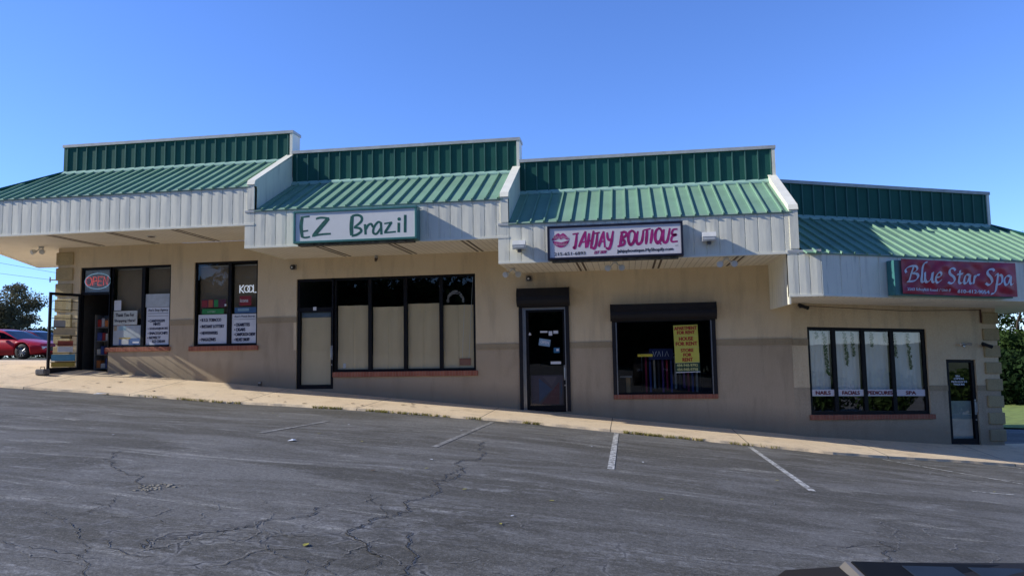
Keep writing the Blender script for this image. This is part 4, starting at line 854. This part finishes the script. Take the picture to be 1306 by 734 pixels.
for (s0, zt_, ln_), lb in zip(vines, vl):
    mb = MB(T4); z = zt_
    while z > zt_-ln_:
        for _ in range(3):
            x = s0+random.uniform(-.045,.045)+(.06*(zt_-z)); zz_ = z+random.uniform(-.02,.02); r = random.uniform(.014,.026); th = random.uniform(0,6.28)
            mb.add([(x+r*1.5*math.cos(th+q*1.57)*(1 if q%2 else .6), .135+random.uniform(-.008,.008), zz_+r*1.5*math.sin(th+q*1.57)*(1 if q%2 else .6)) for q in range(4)], [(0,1,2,3)])
        z -= .028
    single('hanging_vine', mb, VINE, 'green '+lb, 'vine', T4(s0,.135,zt_), 'artificial vines hanging in the spa window')
mb = MB(T4); mb.quad((4.66,.12,-2.36),(5.34,.12,-2.36),(5.34,.12,-1.36),(4.66,.12,-1.36)); single('window_overlay', mb, M('reflected_ground_tone',(.42,.47,.42),.6), 'pale sheet painting the lit ground reflected in the lower half of the right-end glass door', 'film', T4(5.0,.12,-2.36))  # sheet colour stands for sunlit ground mirrored in the door glass
mb = MB(T4)
for s_, z, a, b in (('SPA',-.72,4.86,5.0),('OPEN',-.79,4.80,5.1),('MON-SUN 9-9',-.87,4.72,5.2),('WALK-INS',-.94,4.78,5.12)): text(mb, s_, lambda u, v, l: (u, .06-l, v), a, b, z, z+.05, bold=.004)
single('door_lettering', mb, PAPER, 'white opening-hours lettering on the right-end glass door', 'lettering', T4(4.95,.06,-.94))

# ------------------------------------------------------------------ roller shutters
def shutter(x0, x1, z0, z1, rz, label):
    t = Thing('roller_shutter', label, 'roller shutter', ((x0+x1)/2, D-.1, z0))
    mb = MB(); d = .26; zm = (z0+z1)/2
    mb.prism([(D-.003,z0),(D-d*.55,z0),(D-d*.9,z0+.07),(D-d,z0+.15),(D-d,zm+.02),(D-d+.02,z1-.16),(D-d*.72,z1),(D-.003,z1)],'x',x0+.02,x1-.02)
    mb.box(x0+.02,x1-.02,D-d-.008,D-d+.03,zm-.012,zm+.008)
    t.part('housing', mb, SHUT)
    for a in (x0, x1-.02):
        m2 = MB(); m2.prism([(D-.002,z0-.01),(D-d*.6,z0-.01),(D-d-.01,z0+.13),(D-d-.01,z1-.15),(D-d*.7,z1+.01),(D-.002,z1+.01)],'x',a,a+.02); t.part('end_plate', m2, SHUT)
    for a in (x0+.03, x1-.13):
        m2 = MB(); m2.box(a,a+.10,D-.05,D-.003,rz,z0); t.part('guide_rail', m2, SHUT)
        m3 = MB(); e = a+.1 if a < (x0+x1)/2 else a-.025; m3.box(e,e+.025,D-.03,D-.004,rz,z0-.02); t.part('rail_insert', m3, ALU)
    m2 = MB(); m2.box(x0+.13,x1-.13,D-.075,D-.04,z0-.035,z0+.0); t.part('bottom_slat', m2, SHUT)
shutter(-2.93,-1.50,1.25,1.735,-1.58,'black roller shutter box over the boutique door'); shutter(-.42,2.33,.80,1.235,-1.15,'wide black roller shutter box over the boutique window')

# ------------------------------------------------------------------ fixtures
LAMPW = M('lamp_white',(.72,.72,.68),.4); LENS = M('lamp_lens',(.6,.62,.62),.15)
def wall_flood(x, z, label):
    t = Thing('flood_light', label, 'light', (x, FY-.02, z)); mb = MB()
    mb.box(x-.09,x+.09,FY-.05,FY-.022,z-.09,z+.09); t.part('back_plate', mb, LAMPW)
    mb = MB(); mb.prism([(FY-.05,z-.07),(FY-.22,z-.08),(FY-.25,z+.02),(FY-.2,z+.13),(FY-.05,z+.11)],'x',x-.155,x+.155); t.part('housing', mb, LAMPW)
    mb = MB(); mb.box(x-.13,x+.13,FY-.243,FY-.235,z-.05,z+.03); t.part('lens', mb, LENS)
    mb = MB(); mb.tube([(x,FY-.12,z-.075),(x,FY-.12,z-.15)],.05,8); t.part('sensor', mb, M('sensor_dark',(.1,.1,.1),.5))
wall_flood(-2.50,2.56,'white flood light on the siding left of the pink-lettered sign'); wall_flood(1.95,2.58,'white flood light on the siding right of the pink-lettered sign')
def twin_flood(x, y, z, label, r=.078):
    t = Thing('twin_flood_light', label, 'light', (x, y, z)); mb = MB(); mb.tube([(x,y,z),(x,y,z-.05)],.07,12); t.part('base', mb, LAMPW)
    for sg in (-1, 1):
        mb = MB(); a = Vector((x+sg*.05,y,z-.05)); b = Vector((x+sg*.12,y-.05,z-.13)); c = Vector((x+sg*.17,y-.17,z-.17)); mb.tube([a,b],.02,6); mb.tube([b,b.lerp(c,.5),c],[.035,r*.9,r],12); o = t.part('lamp_head', mb, LAMPW)
        m2 = MB(); d = (c-b).normalized(); m2.tube([c,c+d*.012],r*.88,12); t.part('lens', m2, LENS, o)
twin_flood(-.24,18.0,2.16,'twin white flood light under the soffit below the pink-lettered sign')
twin_flood(2.38,18.0,2.16,'twin white flood light under the soffit near the right end of the boutique')
twin_flood(-2.86,18.75,2.16,'twin white flood light under the soffit at the left end of the boutique')
twin_flood(-17.3,19.6,3.39,'twin flood light under the soffit by the left corner')
def can(x, y, z, label):
    t = Thing('soffit_light', label, 'light', (x,y,z)); mb = MB(); mb.tube([(x,y,z+.005),(x,y,z-.012)],.13,16); t.part('ring', mb, LAMPW); mb = MB(); mb.tube([(x,y,z-.010),(x,y,z-.02)],.09,16); t.part('lens', mb, VENT)
can(-13.02,18.64,3.395,'round recessed light in the soffit near the open sign'); can(-17.3,21.6,3.40,'round recessed light in the soffit past the left corner'); 
t = Thing('motion_sensor','small grey sensor under the soffit above the wide window','sensor',(-6.93,19.9,2.79)); mb = MB(); mb.tube([(-6.93,19.9,2.79),(-6.93,19.9,2.72)],.05,10); t.part('base', mb, ALU); mb = MB(); mb.tube([(-6.93,19.9,2.72),(-6.93,19.85,2.64)],[.05,.03],10); t.part('eye', mb, VENT)
def dome_cam(x, z, label):
    t = Thing('security_camera', label, 'camera', (x,D-.02,z)); mb = MB(); mb.rbox(x-.09,x+.09,D-.05,D-.003,z-.075,z+.075,.012); t.part('plate', mb, M('camera_grey',(.30,.28,.25),.5)); mb = MB(); mb.tube([(x,D-.05,z),(x,D-.16,z-.02)],[.07,.06],12); t.part('body', mb, SHUT); mb = MB(); mb.tube([(x,D-.16,z-.02),(x,D-.166,z-.021)],.03,10); t.part('lens', mb, LENS)
dome_cam(-9.43,2.56,'small dark camera on the wall left of the papered door'); dome_cam(-2.60,2.02,'small dark camera on the wall above the boutique door shutter')
def bullet(s0, z, label, sg=1):
    t = Thing('security_camera', label, 'camera', T4(s0,-.02,z)); mb = MB(T4); mb.tube([(s0,-.003,z),(s0,-.1,z)],.03,8); t.part('bracket', mb, SHUT); mb = MB(T4); mb.tube([(s0-.12*sg,-.12,z+.05),(s0+.1*sg,-.17,z-.03)],.045,10); t.part('body', mb, SHUT); mb = MB(T4); mb.tube([(s0+.1*sg,-.17,z-.03),(s0+.13*sg,-.176,z-.042)],[.05,.05],10); t.part('lens_hood', mb, SHUT)
bullet(.28,1.07,'black bullet camera under the soffit left of the spa window'); bullet(5.72,.14,'black bullet camera on the wall beside the right-hand quoins')
t = Thing('wall_light','small silver twin spotlight above the right-end glass door','light',T4(5.1,-.02,.14)); mb = MB(T4); mb.tube([(5.1,-.003,.14),(5.1,-.05,.14)],.05,10); t.part('base', mb, ALU)
for sg in (-1,1): mb = MB(T4); mb.tube([(5.1,-.05,.14),(5.1+sg*.07,-.08,.17),(5.1+sg*.17,-.12,.16)],[.015,.03,.04],8); t.part('lamp_head', mb, ALU)
t = Thing('wall_outlet','small dark outlet box low on the wall below the two-pane window','outlet',(-10.43,D-.02,-.77)); mb = MB(); mb.rbox(-10.48,-10.38,D-.05,D-.003,-.83,-.70,.01); t.part('box', mb, VENT); mb = MB(); mb.rbox(-10.47,-10.39,D-.06,D-.05,-.76,-.71,.004); t.part('cover', mb, ALU)
t = Thing('wall_bracket','small metal bracket sticking out of the left corner quoins','bracket',(-17.1,D+.2,2.45)); mb = MB(); mb.tube([(-17.09,D+.2,2.45),(-17.42,D+.1,2.45)],.018,6); t.part('arm', mb, ALU); mb = MB(); mb.tube([(-17.4,D+.1,2.38),(-17.4,D+.1,2.54)],.02,6); t.part('clip', mb, ALU)

# ------------------------------------------------------------------ litter, leaves, weeds
mb = MB(); x, y = -5.32, 11.26; z = G(x,y)+.01; mb.add([(x-.05,y-.06,z),(x+.045,y-.05,z+.008),(x+.055,y+.06,z+.004),(x,y+.02,z+.026),(x-.04,y+.07,z+.006)],[(0,1,3),(1,2,3),(3,2,4),(0,3,4)]); single('paper_scrap', mb, PAPER, 'crumpled white paper scrap on the asphalt before the papered door', 'litter', (x,y,z))
mb = MB(); x, y = -13.33, 17.25; z = G(x,y)+.02; mb.add([(x-.2,y-.06,z),(x+.2,y-.05,z+.012),(x+.22,y+.07,z+.004),(x-.18,y+.08,z+.02)],[(0,1,2,3)]); single('paper_scrap', mb, PAPER, 'flat white paper scrap lying along the kerb at the left', 'litter', (x,y,z))
def leaf(x, y, r, m, label, group=None, dz=.01):
    mb = MB(); th = random.uniform(0,6.28); z = G(x,y)+dz
    vs = [(x+r*a*math.cos(th)-r*b*math.sin(th), y+r*a*math.sin(th)+r*b*math.cos(th), z+.15*r*abs(b)) for a, b in ((-1,0),(-.3,.5),(.5,.42),(1,0),(.5,-.42),(-.3,-.5))]
    mb.add(vs, [(0,1,2,3),(0,3,4,5)]); single('fallen_leaf', mb, m, label, 'leaf', (x,y,z), group)
YL = M('yellow_leaf',(.36,.33,.05),.7); BL = M('brown_leaf',(.13,.07,.03),.8)
leaf(-2.54,5.64,.045,YL,'yellow leaf lying among the cracks in the foreground')
for k in range(22):
    x = random.uniform(-14.5,-5); leaf(x, yc(x)+random.uniform(.15,1.8), random.uniform(.04,.08), BL, 'dry brown leaf lying on the sidewalk before the shops', 'dry leaves on the sidewalk', .06)
for k in range(30):
    x = random.uniform(-8,6); y = random.uniform(7,16.5); leaf(x, y, random.uniform(.02,.04), random.choice([YL,BL,PAPER]), 'tiny pale scrap or leaf scattered on the asphalt', 'specks scattered over the asphalt')
mb = MB(); x, y = -4.84, 7.1
for k in range(60):
    r = random.uniform(.006,.018); a = random.gauss(0,.07); b = random.gauss(0,.12); z = G(x+a,y+b); mb.rbox(x+a-r,x+a+r,y+b-r,y+b+r,z,z+r*.5,r*.2)
o = single('loose_gravel', mb, DUST, None, None, (x,y,G(x,y)), kind='stuff')
WEED = leafm('kerb_weed',(.24,.24,.06),(.50,.42,.16),.3); mb = MB()
for k in range(900):
    x = random.choice([random.uniform(-12.5,3.5), random.gauss(-7.5,2.2), random.gauss(0,1.5)])
    if noise_ := (math.sin(x*2.3)+math.sin(x*5.1+1)+math.sin(x*.9)) < -.2: continue
    y = yc(x)+random.gauss(-.02,.05); z = G(x,y)
    for _ in range(5):
        h = random.uniform(.01,.05); th = random.uniform(0,6.28); d = random.uniform(.01,.07); wd = random.uniform(.006,.016)
        cx_, sy_ = math.cos(th), math.sin(th); mb.add([(x-sy_*wd,y+cx_*wd,z),(x+sy_*wd,y-cx_*wd,z),(x+cx_*d,y+sy_*d,z+h+.03)],[(0,1,2)])
single('weeds', mb, WEED, None, None, (0,17.4,-1.9), kind='stuff')

# ------------------------------------------------------------------ trees
def branch(segs, p, d, r, L, depth, tips, spread, lean):
    n = 4; pts = [p.copy()]; rs = [r]
    for k in range(n):
        d = (d+Vector((random.gauss(0,.13),random.gauss(0,.13),random.gauss(.02,.08)))).normalized(); p = p+d*L/n; pts.append(p.copy()); rs.append(r*(1-.45*(k+1)/n))
    segs.append((pts, rs))
    if depth == 0: tips.append((p, L)); return
    for k in range(random.choice([2,3,3])):
        a = Vector((random.gauss(0,1),random.gauss(0,1),random.gauss(.15,.6))).normalized(); nd = (d*.62+a*spread+Vector((0,0,lean))).normalized()
        branch(segs, pts[random.choice([2,3,4])] if depth > 1 else p, nd, rs[-1]*.8, L*random.uniform(.62,.86), depth-1, tips, spread, lean)
    if depth < 3: tips.append((p, L))
def tree_mesh(H, spread, lean, depth, nleaf, lsz, lm, seed, trunk=.3, clr=.9, rt=None, flat=.75):
    random.seed(seed); segs = []; tips = []
    branch(segs, Vector((0,0,-.2)), Vector((random.gauss(0,.03),random.gauss(0,.03),1)), rt or H*.022, H*trunk, depth, tips, spread, lean)
    top = max(t[0].z for t in tips); s_ = H*.93/top
    tb = MB()
    for pts, rs in segs: tb.tube([q*s_ for q in pts], [max(.012, r) for r in rs], 6, cap=False)
    lb = MB(); T = [t[0]*s_ for t in tips]; g = np.random.default_rng(seed)
    per = max(1, nleaf//len(T)); V = []; F = []
    for t in T:
        rad = clr*g.uniform(.55,1.2); k = int(per*g.uniform(.4,1.6))
        off = g.normal(0,1,(k,3)); off /= np.linalg.norm(off,axis=1)[:,None]+1e-9; off *= (g.random((k,1))**.5)*rad; off[:,2] *= flat
        c = np.array(t)+off; th = g.normal(0,1,(k,3)); th /= np.linalg.norm(th,axis=1)[:,None]; b = np.cross(th, g.normal(0,1,(k,3))); b /= np.linalg.norm(b,axis=1)[:,None]+1e-9
        sz = lsz*g.uniform(.5,1.3,(k,1)); base = len(V)
        q = np.stack([c-th*sz, c+b*sz*.5, c+th*sz, c-b*sz*.5],1).reshape(-1,3); V += [tuple(x) for x in q]; F += [(base+4*i,base+4*i+1,base+4*i+2,base+4*i+3) for i in range(k)]
    lb.v = V; lb.f = F; lb.m = [0]*len(F)
    return tb.mesh('trunk', BARK, smooth=True), lb.mesh('crown', lm)
def plant_tree(meshes, loc, rz, label, group=None, sc=1., name='tree', cat='tree'):
    o = bpy.data.objects.new(name, None); COL.objects.link(o); o.location = loc; o.rotation_euler = (0,0,rz); o.scale = (sc,sc,sc); props(o, label, cat, group)
    for n, me in zip(('trunk','crown'), meshes): c = bpy.data.objects.new(n, me); COL.objects.link(c); c.parent = o
    return o
def bush_mesh(r, h, n, lsz, lm, seed):
    g = np.random.default_rng(seed); V = []; F = []
    lobes = [(g.uniform(-.5,.5)*r, g.uniform(-.5,.5)*r, g.uniform(.25,.7)*h, g.uniform(.35,.6)) for _ in range(9)]
    for i in range(n):
        lx, ly, lz, lr = lobes[g.integers(9)]; d = g.normal(0,1,3); d /= np.linalg.norm(d); rr = g.random()**.35*lr; c = np.array([lx+d[0]*rr*r, ly+d[1]*rr*r, max(.03, lz+d[2]*rr*h*.75)])
        t = g.normal(0,1,3); t /= np.linalg.norm(t); b = np.cross(t,g.normal(0,1,3)); b /= np.linalg.norm(b); s_ = lsz*g.uniform(.5,1.3); k = len(V)
        V += [tuple(c-t*s_),tuple(c+b*s_*.5),tuple(c+t*s_),tuple(c-b*s_*.5)]; F.append((k,k+1,k+2,k+3))
    lb = MB(); lb.v = V; lb.f = F; lb.m = [0]*len(F); tb = MB()
    for k in range(6): a = random.uniform(0,6.28); tb.tube([(0,0,-.1),(math.cos(a)*r*.4,math.sin(a)*r*.4,h*.6)],[.04,.01],5,cap=False)
    return tb.mesh('stems', BARK), lb.mesh('foliage', lm)
def plant_bush(ms, loc, rz, label, group=None, sc=1.):
    o = bpy.data.objects.new('bush', None); COL.objects.link(o); o.location = loc; o.rotation_euler = (0,0,rz); o.scale = (sc,)*3; props(o, label, 'bush', group)
    for n, me in zip(('stems','foliage'), ms): c = bpy.data.objects.new(n, me); COL.objects.link(c); c.parent = o
OLIVE = leafm('olive_leaf',(.035,.045,.02),(.10,.115,.05)); YGR = leafm('yellow_green_leaf',(.10,.11,.025),(.24,.21,.06)); DKL = leafm('dark_leaf',(.010,.020,.010),(.035,.065,.022),.25); MIDL = leafm('mid_leaf',(.03,.06,.02),(.09,.14,.04))
GREYOL = leafm('grey_olive_leaf',(.10,.095,.06),(.24,.225,.14)); BRN = leafm('autumn_leaf',(.05,.045,.025),(.13,.11,.06))
tm = tree_mesh(6.7,.95,.0,4,13000,.13,GREYOL,12,trunk=.2,clr=1.25,flat=.6)
plant_tree(tm, (-55.7,60,.3), .5, 'spreading half-bare olive tree behind the red car')
tm2 = tree_mesh(5.2,.9,.05,3,4500,.14,OLIVE,15,trunk=.2,clr=.8)
plant_tree(tm2, (-66,66,.4), 1.5, 'smaller olive tree behind the spreading one at the left edge')
bm = bush_mesh(2.6,2.9,5200,.13,YGR,3); bm2 = bush_mesh(2.8,2.6,5200,.13,OLIVE,4)
plant_bush(bm,(-50.6,60.5,.2),0,'yellow-green bush beside the left corner behind the cars'); plant_bush(bm2,(-56.5,62,.4),1,'dark olive bush under the spreading tree',sc=1.0); plant_bush(bm2,(-60.5,61,.4),2.2,'olive bush at the left edge behind the red car',sc=1.0); plant_bush(bm2,(-53.6,61.5,.2),3.0,'olive bush between the spreading tree and the yellow-green bush',sc=1.1); plant_bush(bm,(-58.5,59,.2),4.0,'low yellow-green bush behind the red car roof',sc=.8)
td = tree_mesh(8.6,.8,.06,4,9500,.13,DKL,21,trunk=.26,clr=1.0); td2 = tree_mesh(8.0,.85,.03,4,8500,.13,DKL,24,trunk=.22,clr=1.0)
gz = G(20,44)
plant_tree(td,(20.6,44,gz),.3,'tall dark tree with a straight trunk beyond the lawn'); plant_tree(td2,(17.6,49,gz),1.2,'dark leafy tree just behind the right-hand quoins beyond the lawn'); plant_tree(td2,(24.5,48,gz),2.6,'dark tree at the right edge beyond the lawn')
plant_tree(td2,(29,54,gz),.9,'dark tree beyond the right edge of the lawn')
bd = bush_mesh(2.6,2.6,5200,.15,DKL,31); bl = bush_mesh(2.4,3.6,4200,.16,MIDL,33)
plant_bush(bd,(17.4,39.5,G(18,39)),.2,'low dark shrub behind the lawn beside the quoins'); plant_bush(bd,(21.2,40,G(21,40)),1.7,'low dark shrub at the back of the lawn, right edge'); plant_bush(bd,(19.4,41.5,G(19,41)),3,'low dark shrub between the two shrubs behind the lawn'); plant_bush(bl,(20.0,43.3,G(20,43)+1.0),2,'sunlit mid-green bush in the dark grove',sc=.75)
# across the street behind the viewer: seen mirrored in the shop glass
tr = tree_mesh(13,.8,.1,4,9000,.24,BRN,41,trunk=.25,clr=1.5); tr2 = tree_mesh(14,.7,.15,4,12000,.26,MIDL,43,trunk=.22,clr=1.7)
for k, (x, y, m, r) in enumerate([(-44,-30,tr,0),(-34,-33,tr,2),(-24,-29,tr2,1),(-15,-31,tr2,3),(-6,-30,tr2,4.4),(4,-32,tr2,5.2),(13,-30,tr2,.7),(-54,-31,tr,4)]):
    plant_tree(m,(x,y,G(x,-14)+.2),r,'leafy street tree across the road, mirrored in the shop glass','street trees across the road')
hd = bush_mesh(4.2,4.6,7000,.26,DKL,57)
for k in range(13): plant_bush(hd,(-52+6.2*k,-25+1.5*math.sin(k*2.1),G(-52+6.2*k,-14)),k*1.1,'tall dark shrub added across the road to darken the shop glass reflections','added shrub screen across the road',1.55)  # shrubs added out of view to cover lit grass and sky in reflections
bh = bush_mesh(3.2,3.4,5000,.2,MIDL,51)
for k, (x, y) in enumerate([(15.5,8.5),(17.0,11.0),(18.6,13.4),(20.2,15.8),(22,18.2),(14.2,6.2)]): plant_bush(bh,(x,y,G(x,14)),k*1.3,'roadside hedge bush right of the lot, mirrored in the spa glass','roadside bushes right of the lot',.55)

# ------------------------------------------------------------------ vehicles
CARG = glassm('car_glass',(.10,.11,.12),1.12); HLMP = M('headlamp',(.6,.6,.62),.1); TAIL = M('tail_lamp',(.3,.01,.01),.2); PLAST = M('black_plastic',(.02,.02,.02),.6)
def smooth_interp(xs, pts):
    px_, py_ = zip(*pts); return np.interp(xs, px_, py_)
def car(name, label, paint, loc, rotz, L=4.8, W=1.86, belt=None, hoodz=None, roof=None, wheel=.34, wb=(.92,3.75), group=None, cat='car'):
    """x from nose (0) back to tail (L); built lofted with real wheel arches, glasshouse, lamps, mirrors"""
    th = Thing(name, label, cat, (0,0,0), group); hw = W/2
    xs = np.unique(np.concatenate([np.linspace(0,L,80)]+[np.linspace(a-wheel-.06,a+wheel+.06,34) for a in wb]))
    deck = smooth_interp(xs, hoodz)
    mb = MB(); rows = []
    for x, dz in zip(xs, deck):
        e = min(x, L-x); wv = hw*(1-.22*max(0,1-e/.75)**2.2); zb_ = .20+.10*max(0,1-e/.5)
        for a in wb:
            if abs(x-a) < wheel+.06: zb_ = max(zb_, wheel+math.sqrt((wheel+.06)**2-(x-a)**2))
        sh = dz-.09; mid = max(zb_+.005, min(.55, sh-.05)); sh = max(sh, mid+.01)
        prof = [(0,max(.18,zb_*.6)),(wv-.12,zb_),(wv-.01,zb_),(wv,mid),(wv*.985,(mid+sh)/2+.03),(wv*.94,sh),(wv*.84,dz-.02),(wv*.45,dz+.012),(0,dz+.02)]
        rows.append(prof)
    n = len(rows[0]); vs = []; fs = []
    for x, pr in zip(xs, rows): vs += [(-y_, x, z_) for y_, z_ in pr]+[(y_, x, z_) for y_, z_ in pr]
    m_ = 2*n
    for i in range(len(xs)-1):
        for j in range(n-1):
            a = i*m_+j; fs.append((a,a+m_,a+m_+1,a+1)); b = a+n; fs.append((b,b+1,b+m_+1,b+m_))
    for i in (0,len(xs)-1): fs.append(tuple(i*m_+j for j in range(n))+tuple(i*m_+n+j for j in range(n-1,-1,-1)))
    mb.add(vs, fs); body = th.part('body', mb, paint, smooth=True)
    # glasshouse
    gx = np.linspace(roof[0][0], roof[-1][0], 40); gz_ = smooth_interp(gx, roof); bz = np.interp(gx, xs, deck)-.03
    g = MB(); rv = []
    for x, zr, zb_ in zip(gx, gz_, bz):
        zr = max(zr, zb_+.01); f_ = (zr-zb_); ww = hw*.90; wt = ww-.42*f_
        rv += [(-ww,x,zb_),(-(ww*.3+wt*.7),x,zb_+f_*.75),(-wt+.02,x,zr-.02*min(1,f_*3)),(-wt*.5,x,zr),(wt*.5,x,zr),(wt-.02,x,zr-.02*min(1,f_*3)),(ww*.3+wt*.7,x,zb_+f_*.75),(ww,x,zb_)]
    pk = max(gz_); x_a = gx[np.argmax(gz_ > pk-.05)]; x_b = gx[len(gx)-1-np.argmax(gz_[::-1] > pk-.05)]
    g.v = rv; g.f = []; g.m = []
    pill = [x_a+.02, (x_a+x_b)/2, x_b]
    for i in range(len(gx)-1):
        xm = (gx[i]+gx[i+1])/2
        for j in range(7):
            g.f.append((i*8+j,(i+1)*8+j,(i+1)*8+j+1,i*8+j+1))
            if j in (2,3,4): g.m.append(0 if x_a-.04 < xm < x_b+.04 else 1)
            elif j in (1,5): g.m.append(0)
            else: g.m.append(0 if any(abs(xm-p) < .05 for p in pill) else 1)
    th.part('cabin', g, [paint, CARG], smooth=False)
    for a in wb:
        for sg in (-1,1):
            xw = sg*(hw-.12); wm = MB(); k = 28; pr = [(.0,wheel*.62),(.0,wheel*.95),(.03,wheel),(.17,wheel),(.20,wheel*.95),(.20,wheel*.62)]
            v_ = []; f_ = []
            for t in range(k):
                c, s_ = math.cos(2*math.pi*t/k), math.sin(2*math.pi*t/k); v_ += [(xw-sg*.1+sg*u,a+r*c,wheel+r*s_) for u, r in pr]
            for t in range(k):
                for j in range(5): q_ = t*6+j; w_ = ((t+1)%k)*6+j; f_.append((q_,w_,w_+1,q_+1))
            wm.add(v_, f_); wo = th.part('wheel', wm, RUBBER, smooth=True)
            rm = MB(); xo = xw+sg*.07
            rm.tube([(xo-sg*.05,a,wheel),(xo-sg*.045,a,wheel)], wheel*.6, 24, mi=1)
            for t in range(10):
                th_ = 2*math.pi*t/10; c, s_ = math.cos(th_), math.sin(th_); rm.tube([(xo+sg*.01,a+.05*c,wheel+.05*s_),(xo,a+wheel*.62*c,wheel+wheel*.62*s_)], .022, 5)
            rm.tube([(xo-sg*.02,a,wheel),(xo+sg*.022,a,wheel)], .06, 12)
            rm.tube([(xo,a+wheel*.63*math.cos(q_),wheel+wheel*.63*math.sin(q_)) for q_ in np.linspace(0,2*math.pi,25)], .018, 5, cap=False)
            th.part('rim', rm, [ALU, PLAST], wo)
    dk = lambda x: float(np.interp(x, xs, deck))
    for sg in (-1,1):
        m = MB(); m.rbox(min(sg*(hw+.01),sg*(hw+.17)),max(sg*(hw+.01),sg*(hw+.17)),x_a-.38,x_a-.26,dk(x_a-.3)-.0,dk(x_a-.3)+.13,.03); th.part('mirror', m, paint)
        m = MB(); m.rbox(min(sg*hw*.5,sg*hw*.80),max(sg*hw*.5,sg*hw*.80),.005,.20,dk(.1)-.22,dk(.1)-.09,.02); th.part('headlight', m, HLMP)
        m = MB(); m.rbox(min(sg*hw*.5,sg*hw*.79),max(sg*hw*.5,sg*hw*.79),L-.12,L-.005,dk(L-.1)-.22,dk(L-.1)-.1,.02); th.part('tail_light', m, TAIL)
        d1, d2 = x_a-.15, (x_a+x_b)/2+.05
        m = MB(); X = sg*(hw+.002)
        for dd in (d1, d2): m.box(min(X,X-sg*.02),max(X,X-sg*.02),dd,dd+.012,.34,dk(dd)-.12)
        th.part('door_seam', m, PLAST)
        m = MB(); m.rbox(min(X,X+sg*.025),max(X,X+sg*.025),d2-.25,d2-.08,dk(d2)-.2,dk(d2)-.165,.008); th.part('door_handle', m, paint)
    m = MB(); m.rbox(-hw*.45,hw*.45,-.012,.05,.36,.56,.02); th.part('grille', m, PLAST)
    th.o.location = loc; th.o.rotation_euler = (0,0,rotz); return th
RED = M('red_car_paint',(.52,.016,.03),.35,coat=.25,var=.03,spec=.3); MAR = M('maroon_car_paint',(.15,.008,.02),.35,coat=.25,var=.03,spec=.3); GRC = M('grey_car_paint',(.09,.095,.105),.3,.4,coat=1,var=.03); DKC = M('dark_bronze_paint',(.022,.018,.014),.55,.0,var=.05,spec=.08)
SED_H = [(0,.52),(.12,.68),(.5,.77),(1.4,.93),(2.2,.96),(3.6,.98),(4.4,.99),(4.72,.93),(4.8,.80)]
SED_R = [(1.25,.90),(2.05,1.30),(2.5,1.385),(2.9,1.39),(3.4,1.31),(4.25,1.0)]
car('parked_car','bright red coupe with silver wheels parked beyond the left corner',RED,(-25.55,30,G(-26,30)),math.pi/2*1,hoodz=SED_H,roof=SED_R,wheel=.345)
SED_R2 = [(1.2,.90),(2.0,1.34),(2.5,1.44),(3.0,1.45),(3.6,1.36),(4.4,1.0)]
car('parked_car','dark maroon sedan parked behind the red coupe',MAR,(-27.2,33.4,G(-28,33)),math.pi/2,hoodz=SED_H,roof=SED_R2,wheel=.335)
car('parked_car','dark grey car nosing into view at the left edge beside the red coupe',GRC,(-26.1,26.6,G(-26,26)),math.pi/2,hoodz=SED_H,roof=SED_R2,wheel=.335)
SUV_H = [(0,.86),(.10,1.03),(.35,1.138),(.8,1.15),(1.3,1.17),(2.2,1.19),(4.4,1.19),(4.7,1.15),(4.8,1.0)]
SUV_R = [(1.2,1.15),(1.9,1.62),(2.4,1.72),(3.6,1.74),(4.4,1.66),(4.75,1.15)]
NC = car('parked_car','dark bronze car whose bonnet just shows at the lower right edge',DKC,(1.22,2.82,G(1.4,1)+0.0),math.pi,W=1.9,hoodz=SUV_H,roof=SUV_R,wheel=.37)

hz0 = G(1.4,1)
mb = MB(); mb.rbox(-.60,.60,.36,1.0,1.10,1.152,.016); o = NC.part('hood_panel', mb, M('pale_hood_edge',(.16,.14,.11),.4))
mb = MB(); mb.rbox(-.57,.57,.385,.99,1.14,1.156,.003); o2 = NC.part('dark_inset', mb, M('inset_black',(.010,.010,.010),.6,spec=.04), o)
for a in (.30,.12,-.06,-.28): mb = MB(); mb.rbox(a,a+.14,.43,.95,1.1565,1.1585,.0008); NC.part('inset_pane', mb, M('inset_blue_glass',(.022,.03,.042),.5,spec=.08), o)
# ------------------------------------------------------------------ wires at the far left
mb = MB(); 
for k, (z0, z1) in enumerate(((7.56,6.3),(6.75,5.85))):
    mb = MB(); mb.tube([(-62,50,z0+2.2),(-55,50,z0+.9),(-47.7,50,z0),(-40,50,z1-.2),(-20,50,z1-.6)],.012,4); single('utility_wire', mb, PLAST, ['upper overhead wire beyond the left corner','lower overhead wire beyond the left corner'][k], 'wire', (-47,50,z0))
